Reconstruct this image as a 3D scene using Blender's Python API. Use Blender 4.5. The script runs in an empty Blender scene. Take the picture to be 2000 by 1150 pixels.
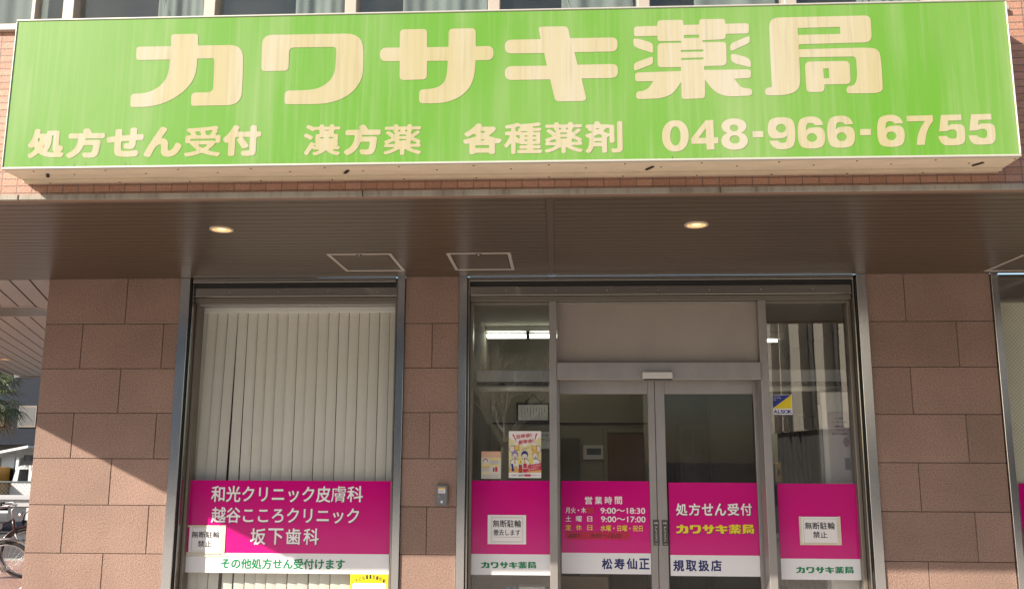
import bpy, math, random
import numpy as np
from mathutils import Vector, Matrix
from mathutils.geometry import tessellate_polygon

SC = bpy.context.scene
COL = SC.collection
R = math.radians

# ------------------------------------------------------------------ camera
F_PX = 1750.0
YAW, TILT, ROLL = R(2.80967), R(9.91617), R(0.162015)
CAM = Vector((0, -7.3, 1.77))
_fw = Vector((-math.sin(YAW) * math.cos(TILT), math.cos(YAW) * math.cos(TILT), math.sin(TILT)))
_rt = Vector((math.cos(YAW), math.sin(YAW), 0))
_up = _rt.cross(_fw)
RT = _rt * math.cos(ROLL) + _up * math.sin(ROLL)
UP = -_rt * math.sin(ROLL) + _up * math.cos(ROLL)
cam = bpy.data.cameras.new('camera')
cam.sensor_width = 36
cam.lens = 36 * F_PX / 2000
cam.clip_end = 600
cam.clip_start = 0.05
camo = bpy.data.objects.new('camera', cam)
COL.objects.link(camo)
camo.matrix_world = Matrix((
    (RT.x, UP.x, -_fw.x, CAM.x), (RT.y, UP.y, -_fw.y, CAM.y), (RT.z, UP.z, -_fw.z, CAM.z), (0, 0, 0, 1)))
SC.camera = camo

# ------------------------------------------------------------------ light
LDIR = Vector((1.16, 1.0, -0.906)).normalized()
SUN_EL = math.asin(-LDIR.z)
SUN_AZ = math.atan2(-LDIR.x, -LDIR.y)
world = bpy.data.worlds.new('World')
SC.world = world
world.use_nodes = True
wn = world.node_tree
sky = wn.nodes.new('ShaderNodeTexSky')
sky.sky_type = 'NISHITA'
sky.sun_disc = False
sky.sun_elevation = SUN_EL
sky.sun_rotation = SUN_AZ % (2 * math.pi)
wn.links.new(sky.outputs[0], wn.nodes['Background'].inputs[0])
wn.nodes['Background'].inputs[1].default_value = 0.10
sun = bpy.data.lights.new('sun', 'SUN')
sun.energy = 4.5
sun.angle = R(0.5)
sun.color = (1.0, 0.90, 0.76)
suno = bpy.data.objects.new('sun', sun)
COL.objects.link(suno)
suno.rotation_euler = LDIR.to_track_quat('-Z', 'Y').to_euler()
suno.location = (-20, -20, 20)
SC.view_settings.view_transform = 'Standard'
SC.view_settings.look = 'None'
SC.view_settings.gamma = 1
SC.view_settings.use_curve_mapping = False
SC.view_settings.exposure = 0.95
SC.cycles.max_bounces = 12
SC.cycles.diffuse_bounces = 5
SC.cycles.transparent_max_bounces = 16
SC.cycles.use_denoising = True
SC.cycles.sample_clamp_indirect = 8

# ------------------------------------------------------------------ measuring helpers
def ray(px, py):
    return _fw + RT * ((px - 1000) / F_PX) + UP * ((575 - py) / F_PX)

def at(px, py, Y):
    d = ray(px, py)
    return CAM + d * ((Y - CAM.y) / d.y)

def atz(px, py, z):
    d = ray(px, py)
    return CAM + d * ((z - CAM.z) / d.z)

def X(px, py, Y):
    return at(px, py, Y).x

def Z(px, py, Y):
    return at(px, py, Y).z

def rect(px0, py0, px1, py1, Y):
    pm, qm = (px0 + px1) / 2, (py0 + py1) / 2
    return X(px0, qm, Y), X(px1, qm, Y), Z(pm, py1, Y), Z(pm, py0, Y)   # x0 x1 z0 z1

# ------------------------------------------------------------------ materials
def lin(c):
    return tuple(((v / 255) / 12.92 if v / 255 <= 0.04045 else ((v / 255 + 0.055) / 1.055) ** 2.4) for v in c) + (1,)

MATS = {}
def mat(name, col, rough=0.6, metal=0.0, emit=None, estr=0.0, var=0.0, vscale=8.0, bump=0.0, bscale=80.0,
        coat=0.0, spec=0.5, stretch=(1, 1, 1)):
    if name in MATS:
        return MATS[name]
    m = bpy.data.materials.new(name)
    m.use_nodes = True
    nt = m.node_tree
    b = nt.nodes['Principled BSDF']
    col = tuple(col) if len(col) == 4 else tuple(col) + (1,)
    b.inputs['Base Color'].default_value = col
    b.inputs['Roughness'].default_value = rough
    b.inputs['Metallic'].default_value = metal
    b.inputs['Specular IOR Level'].default_value = spec
    if coat:
        b.inputs['Coat Weight'].default_value = coat
        b.inputs['Coat Roughness'].default_value = 0.06
    if emit:
        b.inputs['Emission Color'].default_value = tuple(emit) + (1,)
        b.inputs['Emission Strength'].default_value = estr
    if var or bump:
        tc = nt.nodes.new('ShaderNodeTexCoord')
        mp = nt.nodes.new('ShaderNodeMapping')
        mp.inputs['Scale'].default_value = stretch
        nt.links.new(tc.outputs['Object'], mp.inputs[0])
    if var:
        n = nt.nodes.new('ShaderNodeTexNoise')
        n.inputs['Scale'].default_value = vscale
        n.inputs['Detail'].default_value = 6
        n.inputs['Roughness'].default_value = 0.65
        nt.links.new(mp.outputs[0], n.inputs['Vector'])
        mr = nt.nodes.new('ShaderNodeMapRange')
        mr.inputs[1].default_value = 0.25
        mr.inputs[2].default_value = 0.75
        mr.inputs[3].default_value = 1 - var
        mr.inputs[4].default_value = 1 + var
        nt.links.new(n.outputs['Fac'], mr.inputs[0])
        mx = nt.nodes.new('ShaderNodeVectorMath')
        mx.operation = 'SCALE'
        mx.inputs[0].default_value = col[:3]
        nt.links.new(mr.outputs[0], mx.inputs['Scale'])
        nt.links.new(mx.outputs[0], b.inputs['Base Color'])
    if bump:
        n2 = nt.nodes.new('ShaderNodeTexNoise')
        n2.inputs['Scale'].default_value = bscale
        n2.inputs['Detail'].default_value = 3
        nt.links.new(mp.outputs[0], n2.inputs['Vector'])
        bp = nt.nodes.new('ShaderNodeBump')
        bp.inputs['Strength'].default_value = bump
        bp.inputs['Distance'].default_value = 0.01
        nt.links.new(n2.outputs['Fac'], bp.inputs['Height'])
        nt.links.new(bp.outputs[0], b.inputs['Normal'])
    MATS[name] = m
    return m

def glass_mat(name, tint=(0.965, 0.975, 0.96), gain=1.0, wire=False):
    m = bpy.data.materials.new(name)
    m.use_nodes = True
    nt = m.node_tree
    nt.nodes.clear()
    out = nt.nodes.new('ShaderNodeOutputMaterial')
    tr = nt.nodes.new('ShaderNodeBsdfTransparent')
    tr.inputs[0].default_value = tint + (1,)
    gl = nt.nodes.new('ShaderNodeBsdfGlossy')
    gl.inputs['Roughness'].default_value = 0.0
    lw = nt.nodes.new('ShaderNodeLayerWeight')      # Schlick reflectance, the same from both sides
    lw.inputs['Blend'].default_value = 0.5
    pw = nt.nodes.new('ShaderNodeMath'); pw.operation = 'POWER'; pw.inputs[1].default_value = 5
    nt.links.new(lw.outputs['Facing'], pw.inputs[0])
    fr = nt.nodes.new('ShaderNodeMath'); fr.operation = 'MULTIPLY_ADD'; fr.inputs[1].default_value = 0.96; fr.inputs[2].default_value = 0.04
    nt.links.new(pw.outputs[0], fr.inputs[0])
    mu = nt.nodes.new('ShaderNodeMath')
    mu.operation = 'MULTIPLY'
    mu.use_clamp = True
    mu.inputs[1].default_value = gain
    mix = nt.nodes.new('ShaderNodeMixShader')
    nt.links.new(fr.outputs[0], mu.inputs[0])
    nt.links.new(mu.outputs[0], mix.inputs[0])
    nt.links.new(tr.outputs[0], mix.inputs[1])
    nt.links.new(gl.outputs[0], mix.inputs[2])
    last = mix
    # a very slight waviness of the float glass
    tc = nt.nodes.new('ShaderNodeTexCoord')
    n = nt.nodes.new('ShaderNodeTexNoise')
    n.inputs['Scale'].default_value = 2.2
    n.inputs['Detail'].default_value = 1
    nt.links.new(tc.outputs['Object'], n.inputs['Vector'])
    bp = nt.nodes.new('ShaderNodeBump')
    bp.inputs['Strength'].default_value = 0.025
    bp.inputs['Distance'].default_value = 0.01
    nt.links.new(n.outputs['Fac'], bp.inputs['Height'])
    nt.links.new(bp.outputs[0], gl.inputs['Normal'])
    # a thin film of dust
    df = nt.nodes.new('ShaderNodeBsdfDiffuse')
    df.inputs[0].default_value = (0.5, 0.48, 0.44, 1)
    mix2 = nt.nodes.new('ShaderNodeMixShader')
    n3 = nt.nodes.new('ShaderNodeTexNoise')
    n3.inputs['Scale'].default_value = 3.0
    n3.inputs['Detail'].default_value = 5
    nt.links.new(tc.outputs['Object'], n3.inputs['Vector'])
    mr = nt.nodes.new('ShaderNodeMapRange')
    mr.inputs[1].default_value = 0.4
    mr.inputs[2].default_value = 0.75
    mr.inputs[3].default_value = 0.01
    mr.inputs[4].default_value = 0.05
    nt.links.new(n3.outputs['Fac'], mr.inputs[0])
    nt.links.new(mr.outputs[0], mix2.inputs[0])
    nt.links.new(mix.outputs[0], mix2.inputs[1])
    nt.links.new(df.outputs[0], mix2.inputs[2])
    last = mix2
    if wire:   # diamond wire embedded in the glass
        mp = nt.nodes.new('ShaderNodeMapping')
        mp.inputs['Rotation'].default_value = (0, R(45), 0)
        nt.links.new(tc.outputs['Object'], mp.inputs[0])
        sx = nt.nodes.new('ShaderNodeSeparateXYZ')
        nt.links.new(mp.outputs[0], sx.inputs[0])
        res = []
        for k in ('X', 'Z'):
            a = nt.nodes.new('ShaderNodeMath'); a.operation = 'PINGPONG'; a.inputs[1].default_value = 0.011
            nt.links.new(sx.outputs[k], a.inputs[0])
            c = nt.nodes.new('ShaderNodeMath'); c.operation = 'LESS_THAN'; c.inputs[1].default_value = 0.0009
            nt.links.new(a.outputs[0], c.inputs[0])
            res.append(c)
        mxm = nt.nodes.new('ShaderNodeMath'); mxm.operation = 'MAXIMUM'
        nt.links.new(res[0].outputs[0], mxm.inputs[0]); nt.links.new(res[1].outputs[0], mxm.inputs[1])
        d2 = nt.nodes.new('ShaderNodeBsdfDiffuse'); d2.inputs[0].default_value = (0.22, 0.22, 0.2, 1)
        m3 = nt.nodes.new('ShaderNodeMixShader')
        nt.links.new(mxm.outputs[0], m3.inputs[0]); nt.links.new(last.outputs[0], m3.inputs[1]); nt.links.new(d2.outputs[0], m3.inputs[2])
        last = m3
    nt.links.new(last.outputs[0], out.inputs[0])
    return m

def brick_mat(name, c1, c2, mortar, bw, bh, msize, axes='XZ', bump=0.5, offset=0.0, rough=0.75, grain=60, rotz=0.0):
    m = bpy.data.materials.new(name)
    m.use_nodes = True
    nt = m.node_tree
    b = nt.nodes['Principled BSDF']
    b.inputs['Roughness'].default_value = rough
    tc = nt.nodes.new('ShaderNodeTexCoord')
    sp = nt.nodes.new('ShaderNodeSeparateXYZ')
    cb = nt.nodes.new('ShaderNodeCombineXYZ')
    src = tc.outputs['Object']
    if rotz:
        mp = nt.nodes.new('ShaderNodeMapping')
        mp.inputs['Rotation'].default_value = (0, 0, rotz)
        nt.links.new(src, mp.inputs[0])
        src = mp.outputs[0]
    nt.links.new(src, sp.inputs[0])
    nt.links.new(sp.outputs[axes[0]], cb.inputs['X'])
    nt.links.new(sp.outputs[axes[1]], cb.inputs['Y'])
    br = nt.nodes.new('ShaderNodeTexBrick')
    br.offset = offset
    br.inputs['Color1'].default_value = c1
    br.inputs['Color2'].default_value = c2
    br.inputs['Mortar'].default_value = mortar
    br.inputs['Scale'].default_value = 1
    br.inputs['Brick Width'].default_value = bw
    br.inputs['Row Height'].default_value = bh
    br.inputs['Mortar Size'].default_value = msize
    br.inputs['Mortar Smooth'].default_value = 0.3
    nt.links.new(cb.outputs[0], br.inputs['Vector'])
    n = nt.nodes.new('ShaderNodeTexNoise')
    n.inputs['Scale'].default_value = grain
    n.inputs['Detail'].default_value = 4
    nt.links.new(tc.outputs['Object'], n.inputs['Vector'])
    mr = nt.nodes.new('ShaderNodeMapRange')
    mr.inputs[1].default_value = 0.25; mr.inputs[2].default_value = 0.75
    mr.inputs[3].default_value = 0.82; mr.inputs[4].default_value = 1.15
    nt.links.new(n.outputs['Fac'], mr.inputs[0])
    vm = nt.nodes.new('ShaderNodeVectorMath'); vm.operation = 'SCALE'
    nt.links.new(br.outputs['Color'], vm.inputs[0]); nt.links.new(mr.outputs[0], vm.inputs['Scale'])
    nt.links.new(vm.outputs[0], b.inputs['Base Color'])
    inv = nt.nodes.new('ShaderNodeMath'); inv.operation = 'MULTIPLY_ADD'
    inv.inputs[1].default_value = -1.2
    nt.links.new(br.outputs['Fac'], inv.inputs[0])
    nt.links.new(n.outputs['Fac'], inv.inputs[2])
    bp = nt.nodes.new('ShaderNodeBump')
    bp.inputs['Strength'].default_value = bump
    bp.inputs['Distance'].default_value = 0.006
    nt.links.new(inv.outputs[0], bp.inputs['Height'])
    nt.links.new(bp.outputs[0], b.inputs['Normal'])
    return m

def streak_mat(name, base, pale, amount, rough=0.4, coat=0.0, dirt=0.0):
    """weathered acrylic or vinyl with faded vertical rain streaks"""
    m = bpy.data.materials.new(name)
    m.use_nodes = True
    nt = m.node_tree
    b = nt.nodes['Principled BSDF']
    b.inputs['Roughness'].default_value = rough
    b.inputs['Coat Weight'].default_value = coat
    b.inputs['Specular IOR Level'].default_value = 0.2
    tc = nt.nodes.new('ShaderNodeTexCoord')
    facs = []
    for sc, stretch, lo, hi, a in ((7.0, (1.0, 1, 0.10), 0.47, 0.75, 1.0), (42.0, (1.0, 1, 0.025), 0.5, 0.8, 0.75),
                                   (1.1, (1, 1, 0.5), 0.45, 0.7, 0.7)):
        mp = nt.nodes.new('ShaderNodeMapping'); mp.inputs['Scale'].default_value = stretch
        nt.links.new(tc.outputs['Object'], mp.inputs[0])
        n = nt.nodes.new('ShaderNodeTexNoise'); n.inputs['Scale'].default_value = sc
        n.inputs['Detail'].default_value = 4
        nt.links.new(mp.outputs[0], n.inputs['Vector'])
        mr = nt.nodes.new('ShaderNodeMapRange')
        mr.inputs[1].default_value = lo; mr.inputs[2].default_value = hi
        mr.inputs[3].default_value = 0; mr.inputs[4].default_value = a * amount
        nt.links.new(n.outputs['Fac'], mr.inputs[0])
        facs.append(mr.outputs[0])
    s = facs[0]
    for fct in facs[1:]:
        ad = nt.nodes.new('ShaderNodeMath'); ad.operation = 'ADD'; ad.use_clamp = True
        nt.links.new(s, ad.inputs[0]); nt.links.new(fct, ad.inputs[1])
        s = ad.outputs[0]
    mix = nt.nodes.new('ShaderNodeMix'); mix.data_type = 'RGBA'
    nt.links.new(s, mix.inputs['Factor'])
    mix.inputs['A'].default_value = base; mix.inputs['B'].default_value = pale
    last = mix.outputs['Result']
    if dirt:
        mp = nt.nodes.new('ShaderNodeMapping'); mp.inputs['Scale'].default_value = (1, 1, 0.04)
        nt.links.new(tc.outputs['Object'], mp.inputs[0])
        n = nt.nodes.new('ShaderNodeTexNoise'); n.inputs['Scale'].default_value = 60; n.inputs['Detail'].default_value = 5
        nt.links.new(mp.outputs[0], n.inputs['Vector'])
        mr = nt.nodes.new('ShaderNodeMapRange')
        mr.inputs[1].default_value = 0.52; mr.inputs[2].default_value = 0.85
        mr.inputs[3].default_value = 0; mr.inputs[4].default_value = dirt
        nt.links.new(n.outputs['Fac'], mr.inputs[0])
        m2 = nt.nodes.new('ShaderNodeMix'); m2.data_type = 'RGBA'
        nt.links.new(mr.outputs[0], m2.inputs['Factor'])
        nt.links.new(last, m2.inputs['A']); m2.inputs['B'].default_value = (0.22, 0.2, 0.13, 1)
        last = m2.outputs['Result']
    nt.links.new(last, b.inputs['Base Color'])
    return m

def stone_mat():
    m = bpy.data.materials.new('rough_pink_stone')
    m.use_nodes = True
    nt = m.node_tree
    b = nt.nodes['Principled BSDF']
    b.inputs['Roughness'].default_value = 0.8
    tc = nt.nodes.new('ShaderNodeTexCoord')
    n1 = nt.nodes.new('ShaderNodeTexNoise'); n1.inputs['Scale'].default_value = 95; n1.inputs['Detail'].default_value = 3
    n1.inputs['Roughness'].default_value = 0.55
    n2 = nt.nodes.new('ShaderNodeTexNoise'); n2.inputs['Scale'].default_value = 1.6; n2.inputs['Detail'].default_value = 5
    v = nt.nodes.new('ShaderNodeTexVoronoi'); v.inputs['Scale'].default_value = 95
    for n in (n1, n2, v):
        nt.links.new(tc.outputs['Object'], n.inputs['Vector'])
    cr = nt.nodes.new('ShaderNodeValToRGB')
    cr.color_ramp.elements[0].position = 0.30; cr.color_ramp.elements[0].color = (0.205, 0.125, 0.098, 1)
    cr.color_ramp.elements[1].position = 0.62; cr.color_ramp.elements[1].color = (0.338, 0.226, 0.180, 1)
    nt.links.new(n1.outputs['Fac'], cr.inputs[0])
    mr = nt.nodes.new('ShaderNodeMapRange')
    mr.inputs[1].default_value = 0.3; mr.inputs[2].default_value = 0.7; mr.inputs[3].default_value = 0.86; mr.inputs[4].default_value = 1.12
    nt.links.new(n2.outputs['Fac'], mr.inputs[0])
    vm = nt.nodes.new('ShaderNodeVectorMath'); vm.operation = 'SCALE'
    nt.links.new(cr.outputs[0], vm.inputs[0]); nt.links.new(mr.outputs[0], vm.inputs['Scale'])
    gi = nt.nodes.new('ShaderNodeNewGeometry')
    mr2 = nt.nodes.new('ShaderNodeMapRange'); mr2.inputs[3].default_value = 0.91; mr2.inputs[4].default_value = 1.08
    nt.links.new(gi.outputs['Random Per Island'], mr2.inputs[0])
    vm2 = nt.nodes.new('ShaderNodeVectorMath'); vm2.operation = 'SCALE'
    nt.links.new(vm.outputs[0], vm2.inputs[0]); nt.links.new(mr2.outputs[0], vm2.inputs['Scale'])
    nt.links.new(vm2.outputs[0], b.inputs['Base Color'])
    ad = nt.nodes.new('ShaderNodeMath'); ad.operation = 'MULTIPLY_ADD'; ad.inputs[1].default_value = 0.35
    nt.links.new(v.outputs['Distance'], ad.inputs[0]); nt.links.new(n1.outputs['Fac'], ad.inputs[2])
    bp = nt.nodes.new('ShaderNodeBump'); bp.inputs['Strength'].default_value = 0.75; bp.inputs['Distance'].default_value = 0.009
    nt.links.new(ad.outputs[0], bp.inputs['Height'])
    nt.links.new(bp.outputs[0], b.inputs['Normal'])
    return m

GLASS = glass_mat('shop_glass')
GLASS_RF = glass_mat('filmed_glass', (0.88, 0.9, 0.88), 4.0)
GLASS_LF = glass_mat('bright_glass', (0.92, 0.94, 0.92), 3.2)
GLASS_UP = glass_mat('upper_glass', (0.86, 0.92, 0.90), 1.2)
GLASS_WIRE = glass_mat('wired_glass', (0.9, 0.92, 0.88), 1.0, True)
STONE = stone_mat()
JOINT = mat('stone_joint', (0.06, 0.037, 0.03), 0.9)
STEEL = mat('polished_steel', (0.62, 0.62, 0.62), 0.2, 1.0, bump=0.05, bscale=3)
STEEL_DK = mat('dark_steel', (0.42, 0.40, 0.37), 0.14, 1.0, bump=0.03, bscale=3)
ALU = mat('bronze_aluminium', (0.325, 0.305, 0.295), 0.42, 0.45, var=0.12, vscale=5, stretch=(1, 1, 0.5))
ALU_DK = mat('dark_frame', (0.22, 0.195, 0.165), 0.35, 0.5)
RUBBER = mat('black_gasket', (0.012, 0.012, 0.012), 0.6)
SOFFIT = mat('soffit_board', (0.080, 0.056, 0.037), 0.30, 0.0, var=0.12, vscale=1.5, stretch=(0.3, 1, 1))
SOFFIT_BK = mat('soffit_gap', (0.02, 0.013, 0.01), 0.9)
PASSB = mat('passage_board', (0.33, 0.335, 0.335), 0.5, var=0.05, vscale=2)
TRIM = mat('soffit_trim', (0.22, 0.135, 0.095), 0.5, var=0.08, vscale=4)
FLASH = streak_mat('flashing_metal', (0.34, 0.31, 0.26, 1), (0.18, 0.15, 0.12, 1), 0.8, 0.5, 0, 0.35)
BRICK = brick_mat('pink_wall_tile', (0.46, 0.25, 0.175, 1), (0.37, 0.19, 0.13, 1), (0.20, 0.135, 0.105, 1), 0.0915, 0.0425, 0.0035, 'XZ', 0.6, 0.0, 0.6, 110)
WHITE = mat('white_paint', (0.75, 0.75, 0.73), 0.45)
CREAM_CASE = mat('sign_case_metal', (0.72, 0.60, 0.45), 0.5, var=0.10, vscale=5, stretch=(1, 3, 1))
SIGN_GREEN = streak_mat('sign_green_acrylic', (0.106, 0.278, 0.030, 1), (0.21, 0.325, 0.115, 1), 0.62, 0.5, 0.0, 0.22)
SIGN_CREAM = streak_mat('sign_cream_vinyl', (0.385, 0.338, 0.190, 1), (0.43, 0.395, 0.31, 1), 0.8, 0.45, 0.0, 0.5)
EDGE_CREAM = mat('sign_cream_edge', (0.86, 0.74, 0.40), 0.4)
MAGENTA = mat('magenta_vinyl', (0.60, 0.001, 0.20), 0.10, bump=0.04, bscale=5, var=0.04, vscale=2)
VWHITE = mat('white_vinyl', (0.78, 0.78, 0.80), 0.12, var=0.03, vscale=2)
LWHITE = mat('white_letter', (0.86, 0.86, 0.87), 0.35)
LSHADE = mat('letter_drop_shade', (0.13, 0.01, 0.045), 0.4)
LGREEN = mat('green_letter', (0.0, 0.22, 0.085), 0.35)
LNAVY = mat('navy_letter', (0.008, 0.015, 0.13), 0.35)
LYELLOW = mat('yellow_letter', (0.80, 0.66, 0.02), 0.35)
PAPER = mat('white_paper', (0.82, 0.80, 0.80), 0.7, var=0.03, vscale=9)
PAPER_TAPE = mat('yellowed_tape', (0.68, 0.60, 0.47), 0.5, var=0.10, vscale=14)
INK = mat('black_ink', (0.02, 0.02, 0.025), 0.6)
INK_RED = mat('thin_brown_rule', (0.25, 0.08, 0.07), 0.6)
REDTAPE = mat('red_tape', (0.50, 0.012, 0.055), 0.4)
BLIND = mat('blind_fabric', (0.71, 0.69, 0.63), 0.8, var=0.02, vscale=3)
IWALL = mat('interior_wallpaper', (0.27, 0.235, 0.175), 0.8, var=0.03)
ICEIL = mat('interior_ceiling', (0.36, 0.33, 0.27), 0.9)
IFLOOR = mat('interior_floor', (0.16, 0.12, 0.09), 0.4, var=0.1)
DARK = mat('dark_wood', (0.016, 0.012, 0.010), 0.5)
WOOD = mat('brown_door_wood', (0.16, 0.09, 0.05), 0.5, var=0.15, vscale=3, stretch=(6, 1, 0.6))
LAMPM = mat('lit_tube', (0.9, 0.9, 0.85), 0.5, emit=(0.97, 1.0, 0.84), estr=4.0)
WARM = mat('lit_downlight', (0.9, 0.75, 0.5), 0.4, emit=(1.0, 0.48, 0.13), estr=0.36)
RINGM = mat('downlight_ring', (0.62, 0.52, 0.40), 0.4, 0.2)
HATCHF = mat('hatch_frame_alu', (0.52, 0.47, 0.42), 0.4, 0.3)

# ------------------------------------------------------------------ object helpers
def setp(o, label=None, cat=None, group=None, kind=None):
    if label: o['label'] = label
    if cat: o['category'] = cat
    if group: o['group'] = group
    if kind: o['kind'] = kind
    return o

def thing(name, label, cat, loc=(0, 0, 0), group=None):
    o = bpy.data.objects.new(name, None)
    COL.objects.link(o)
    o.location = loc
    o.empty_display_size = 0.1
    return setp(o, label, cat, group)

def wloc(o):
    v = Vector((0, 0, 0))
    while o is not None:
        v += Vector(o.location)
        o = o.parent
    return v

class MB:
    def __init__(s):
        s.v = []; s.f = []; s.m = []; s.mats = []; s.sm = []
    def slot(s, m):
        if m not in s.mats: s.mats.append(m)
        return s.mats.index(m)
    def add(s, verts, faces, m, smooth=False):
        o = len(s.v); k = s.slot(m)
        s.v.extend(tuple(p) for p in verts)
        for f in faces:
            s.f.append([o + i for i in f]); s.m.append(k); s.sm.append(smooth)
        return s
    def box(s, x0, x1, y0, y1, z0, z1, m, ch=0.0):
        if x1 < x0: x0, x1 = x1, x0
        if z1 < z0: z0, z1 = z1, z0
        if y1 < y0: y0, y1 = y1, y0
        if ch <= 0:
            v = [(x, y, z) for x in (x0, x1) for y in (y0, y1) for z in (z0, z1)]
            f = [(0, 1, 3, 2), (4, 6, 7, 5), (0, 4, 5, 1), (2, 3, 7, 6), (0, 2, 6, 4), (1, 5, 7, 3)]
            return s.add(v, f, m)
        # chamfered box: 24 verts
        c = min(ch, (x1 - x0) / 3, (y1 - y0) / 3, (z1 - z0) / 3)
        v = []; idx = {}
        for ix, (xa, xb) in enumerate(((x0, x0 + c), (x1, x1 - c))):
            for iy, (ya, yb) in enumerate(((y0, y0 + c), (y1, y1 - c))):
                for iz, (za, zb) in enumerate(((z0, z0 + c), (z1, z1 - c))):
                    for ax, p in enumerate(((xa, yb, zb), (xb, ya, zb), (xb, yb, za))):
                        idx[ix, iy, iz, ax] = len(v); v.append(p)
        f = []
        for ax in range(3):
            o1, o2 = [a for a in range(3) if a != ax]
            for sgn in (0, 1):
                q = []
                for a, b in ((0, 0), (1, 0), (1, 1), (0, 1)):
                    k = [0, 0, 0]; k[ax] = sgn; k[o1] = a; k[o2] = b
                    q.append(idx[k[0], k[1], k[2], ax])
                f.append(q)
        for ax in range(3):       # edges along ax
            o1, o2 = [a for a in range(3) if a != ax]
            for a in (0, 1):
                for b in (0, 1):
                    q = []
                    for e, which in ((0, o1), (1, o1), (1, o2), (0, o2)):
                        k = [0, 0, 0]; k[ax] = e; k[o1] = a; k[o2] = b
                        q.append(idx[k[0], k[1], k[2], which])
                    f.append(q)
        for ix in (0, 1):
            for iy in (0, 1):
                for iz in (0, 1):
                    f.append([idx[ix, iy, iz, 0], idx[ix, iy, iz, 1], idx[ix, iy, iz, 2]])
        return s.add(v, f, m)
    def quad(s, a, b, c, d, m):
        return s.add([a, b, c, d], [(0, 1, 2, 3)], m)
    def obox(s, c, ux, uy, uz, m):
        c, ux, uy, uz = map(Vector, (c, ux, uy, uz))
        v = [c + ux * i + uy * j + uz * k for i in (-1, 1) for j in (-1, 1) for k in (-1, 1)]
        f = [(0, 1, 3, 2), (4, 6, 7, 5), (0, 4, 5, 1), (2, 3, 7, 6), (0, 2, 6, 4), (1, 5, 7, 3)]
        return s.add(v, f, m)
    def tube(s, pts, r, m, n=8, caps=True):
        pts = [Vector(p) for p in pts]
        rs = r if isinstance(r, (list, tuple)) else [r] * len(pts)
        o = len(s.v); k = s.slot(m)
        prev = None
        for i, p in enumerate(pts):
            d = (pts[min(i + 1, len(pts) - 1)] - pts[max(i - 1, 0)]).normalized()
            a = prev if prev is not None and abs(prev.dot(d)) < 0.95 else (Vector((0, 0, 1)) if abs(d.z) < 0.9 else Vector((1, 0, 0)))
            u = d.cross(a).normalized(); w = u.cross(d).normalized(); prev = w
            for j in range(n):
                t = 2 * math.pi * j / n
                s.v.append(tuple(p + (u * math.cos(t) + w * math.sin(t)) * rs[i]))
        for i in range(len(pts) - 1):
            for j in range(n):
                s.f.append([o + i * n + j, o + i * n + (j + 1) % n, o + (i + 1) * n + (j + 1) % n, o + (i + 1) * n + j])
                s.m.append(k); s.sm.append(True)
        if caps:
            s.f.append([o + j for j in range(n)][::-1]); s.m.append(k); s.sm.append(False)
            s.f.append([o + (len(pts) - 1) * n + j for j in range(n)]); s.m.append(k); s.sm.append(False)
        return s
    def ring(s, c, nrm, R_, r, m, n=36, k=8):
        c, nrm = Vector(c), Vector(nrm).normalized()
        a = Vector((0, 0, 1)) if abs(nrm.z) < 0.9 else Vector((1, 0, 0))
        u = nrm.cross(a).normalized(); w = nrm.cross(u)
        v = []; f = []
        for i in range(n):
            t = 2 * math.pi * i / n
            e = u * math.cos(t) + w * math.sin(t)
            for j in range(k):
                q = 2 * math.pi * j / k
                v.append(c + e * (R_ + r * math.cos(q)) + nrm * r * math.sin(q))
        for i in range(n):
            for j in range(k):
                f.append([i * k + j, ((i + 1) % n) * k + j, ((i + 1) % n) * k + (j + 1) % k, i * k + (j + 1) % k])
        return s.add(v, f, m, True)
    def lathe(s, c, prof, m, n=32):      # profile (radius, z) round the vertical through c
        c = Vector(c); v = []; f = []
        for r, z in prof:
            for i in range(n):
                t = 2 * math.pi * i / n
                v.append(c + Vector((r * math.cos(t), r * math.sin(t), z)))
        for q in range(len(prof) - 1):
            for i in range(n):
                f.append([q * n + i, q * n + (i + 1) % n, (q + 1) * n + (i + 1) % n, (q + 1) * n + i])
        return s.add(v, f, m, True)
    def prism(s, poly, axis, a, b, m):   # polygon extruded along an axis
        def p3(p, q):
            return (q, p[0], p[1]) if axis == 0 else (p[0], q, p[1]) if axis == 1 else (p[0], p[1], q)
        n = len(poly)
        v = [p3(p, a) for p in poly] + [p3(p, b) for p in poly]
        tr = tessellate_polygon([[Vector((p[0], p[1], 0)) for p in poly]])
        f = [list(t) for t in tr] + [[i + n for i in t][::-1] for t in tr]
        f += [[i, (i + 1) % n, n + (i + 1) % n, n + i] for i in range(n)]
        return s.add(v, f, m)
    def sheet(s, loops, Y, m):           # flat polygon(s) with holes on the plane y = Y, loops of (x, z)
        L = [[Vector((p[0], p[1], 0)) for p in l] for l in loops]
        tr = tessellate_polygon(L)
        fl = [p for l in loops for p in l]
        f = []
        for t in tr:
            a, b, c = (fl[i] for i in t)
            ar = (b[0] - a[0]) * (c[1] - a[1]) - (b[1] - a[1]) * (c[0] - a[0])
            if abs(ar) < 1e-12: continue
            f.append(list(t) if ar > 0 else list(t)[::-1])
        return s.add([(p[0], Y, p[1]) for p in fl], f, m)
    def rc(s, r, Y, m):                  # rectangle facing the street
        x0, x1, z0, z1 = r
        return s.quad((x0, Y, z0), (x1, Y, z0), (x1, Y, z1), (x0, Y, z1), m)
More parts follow.
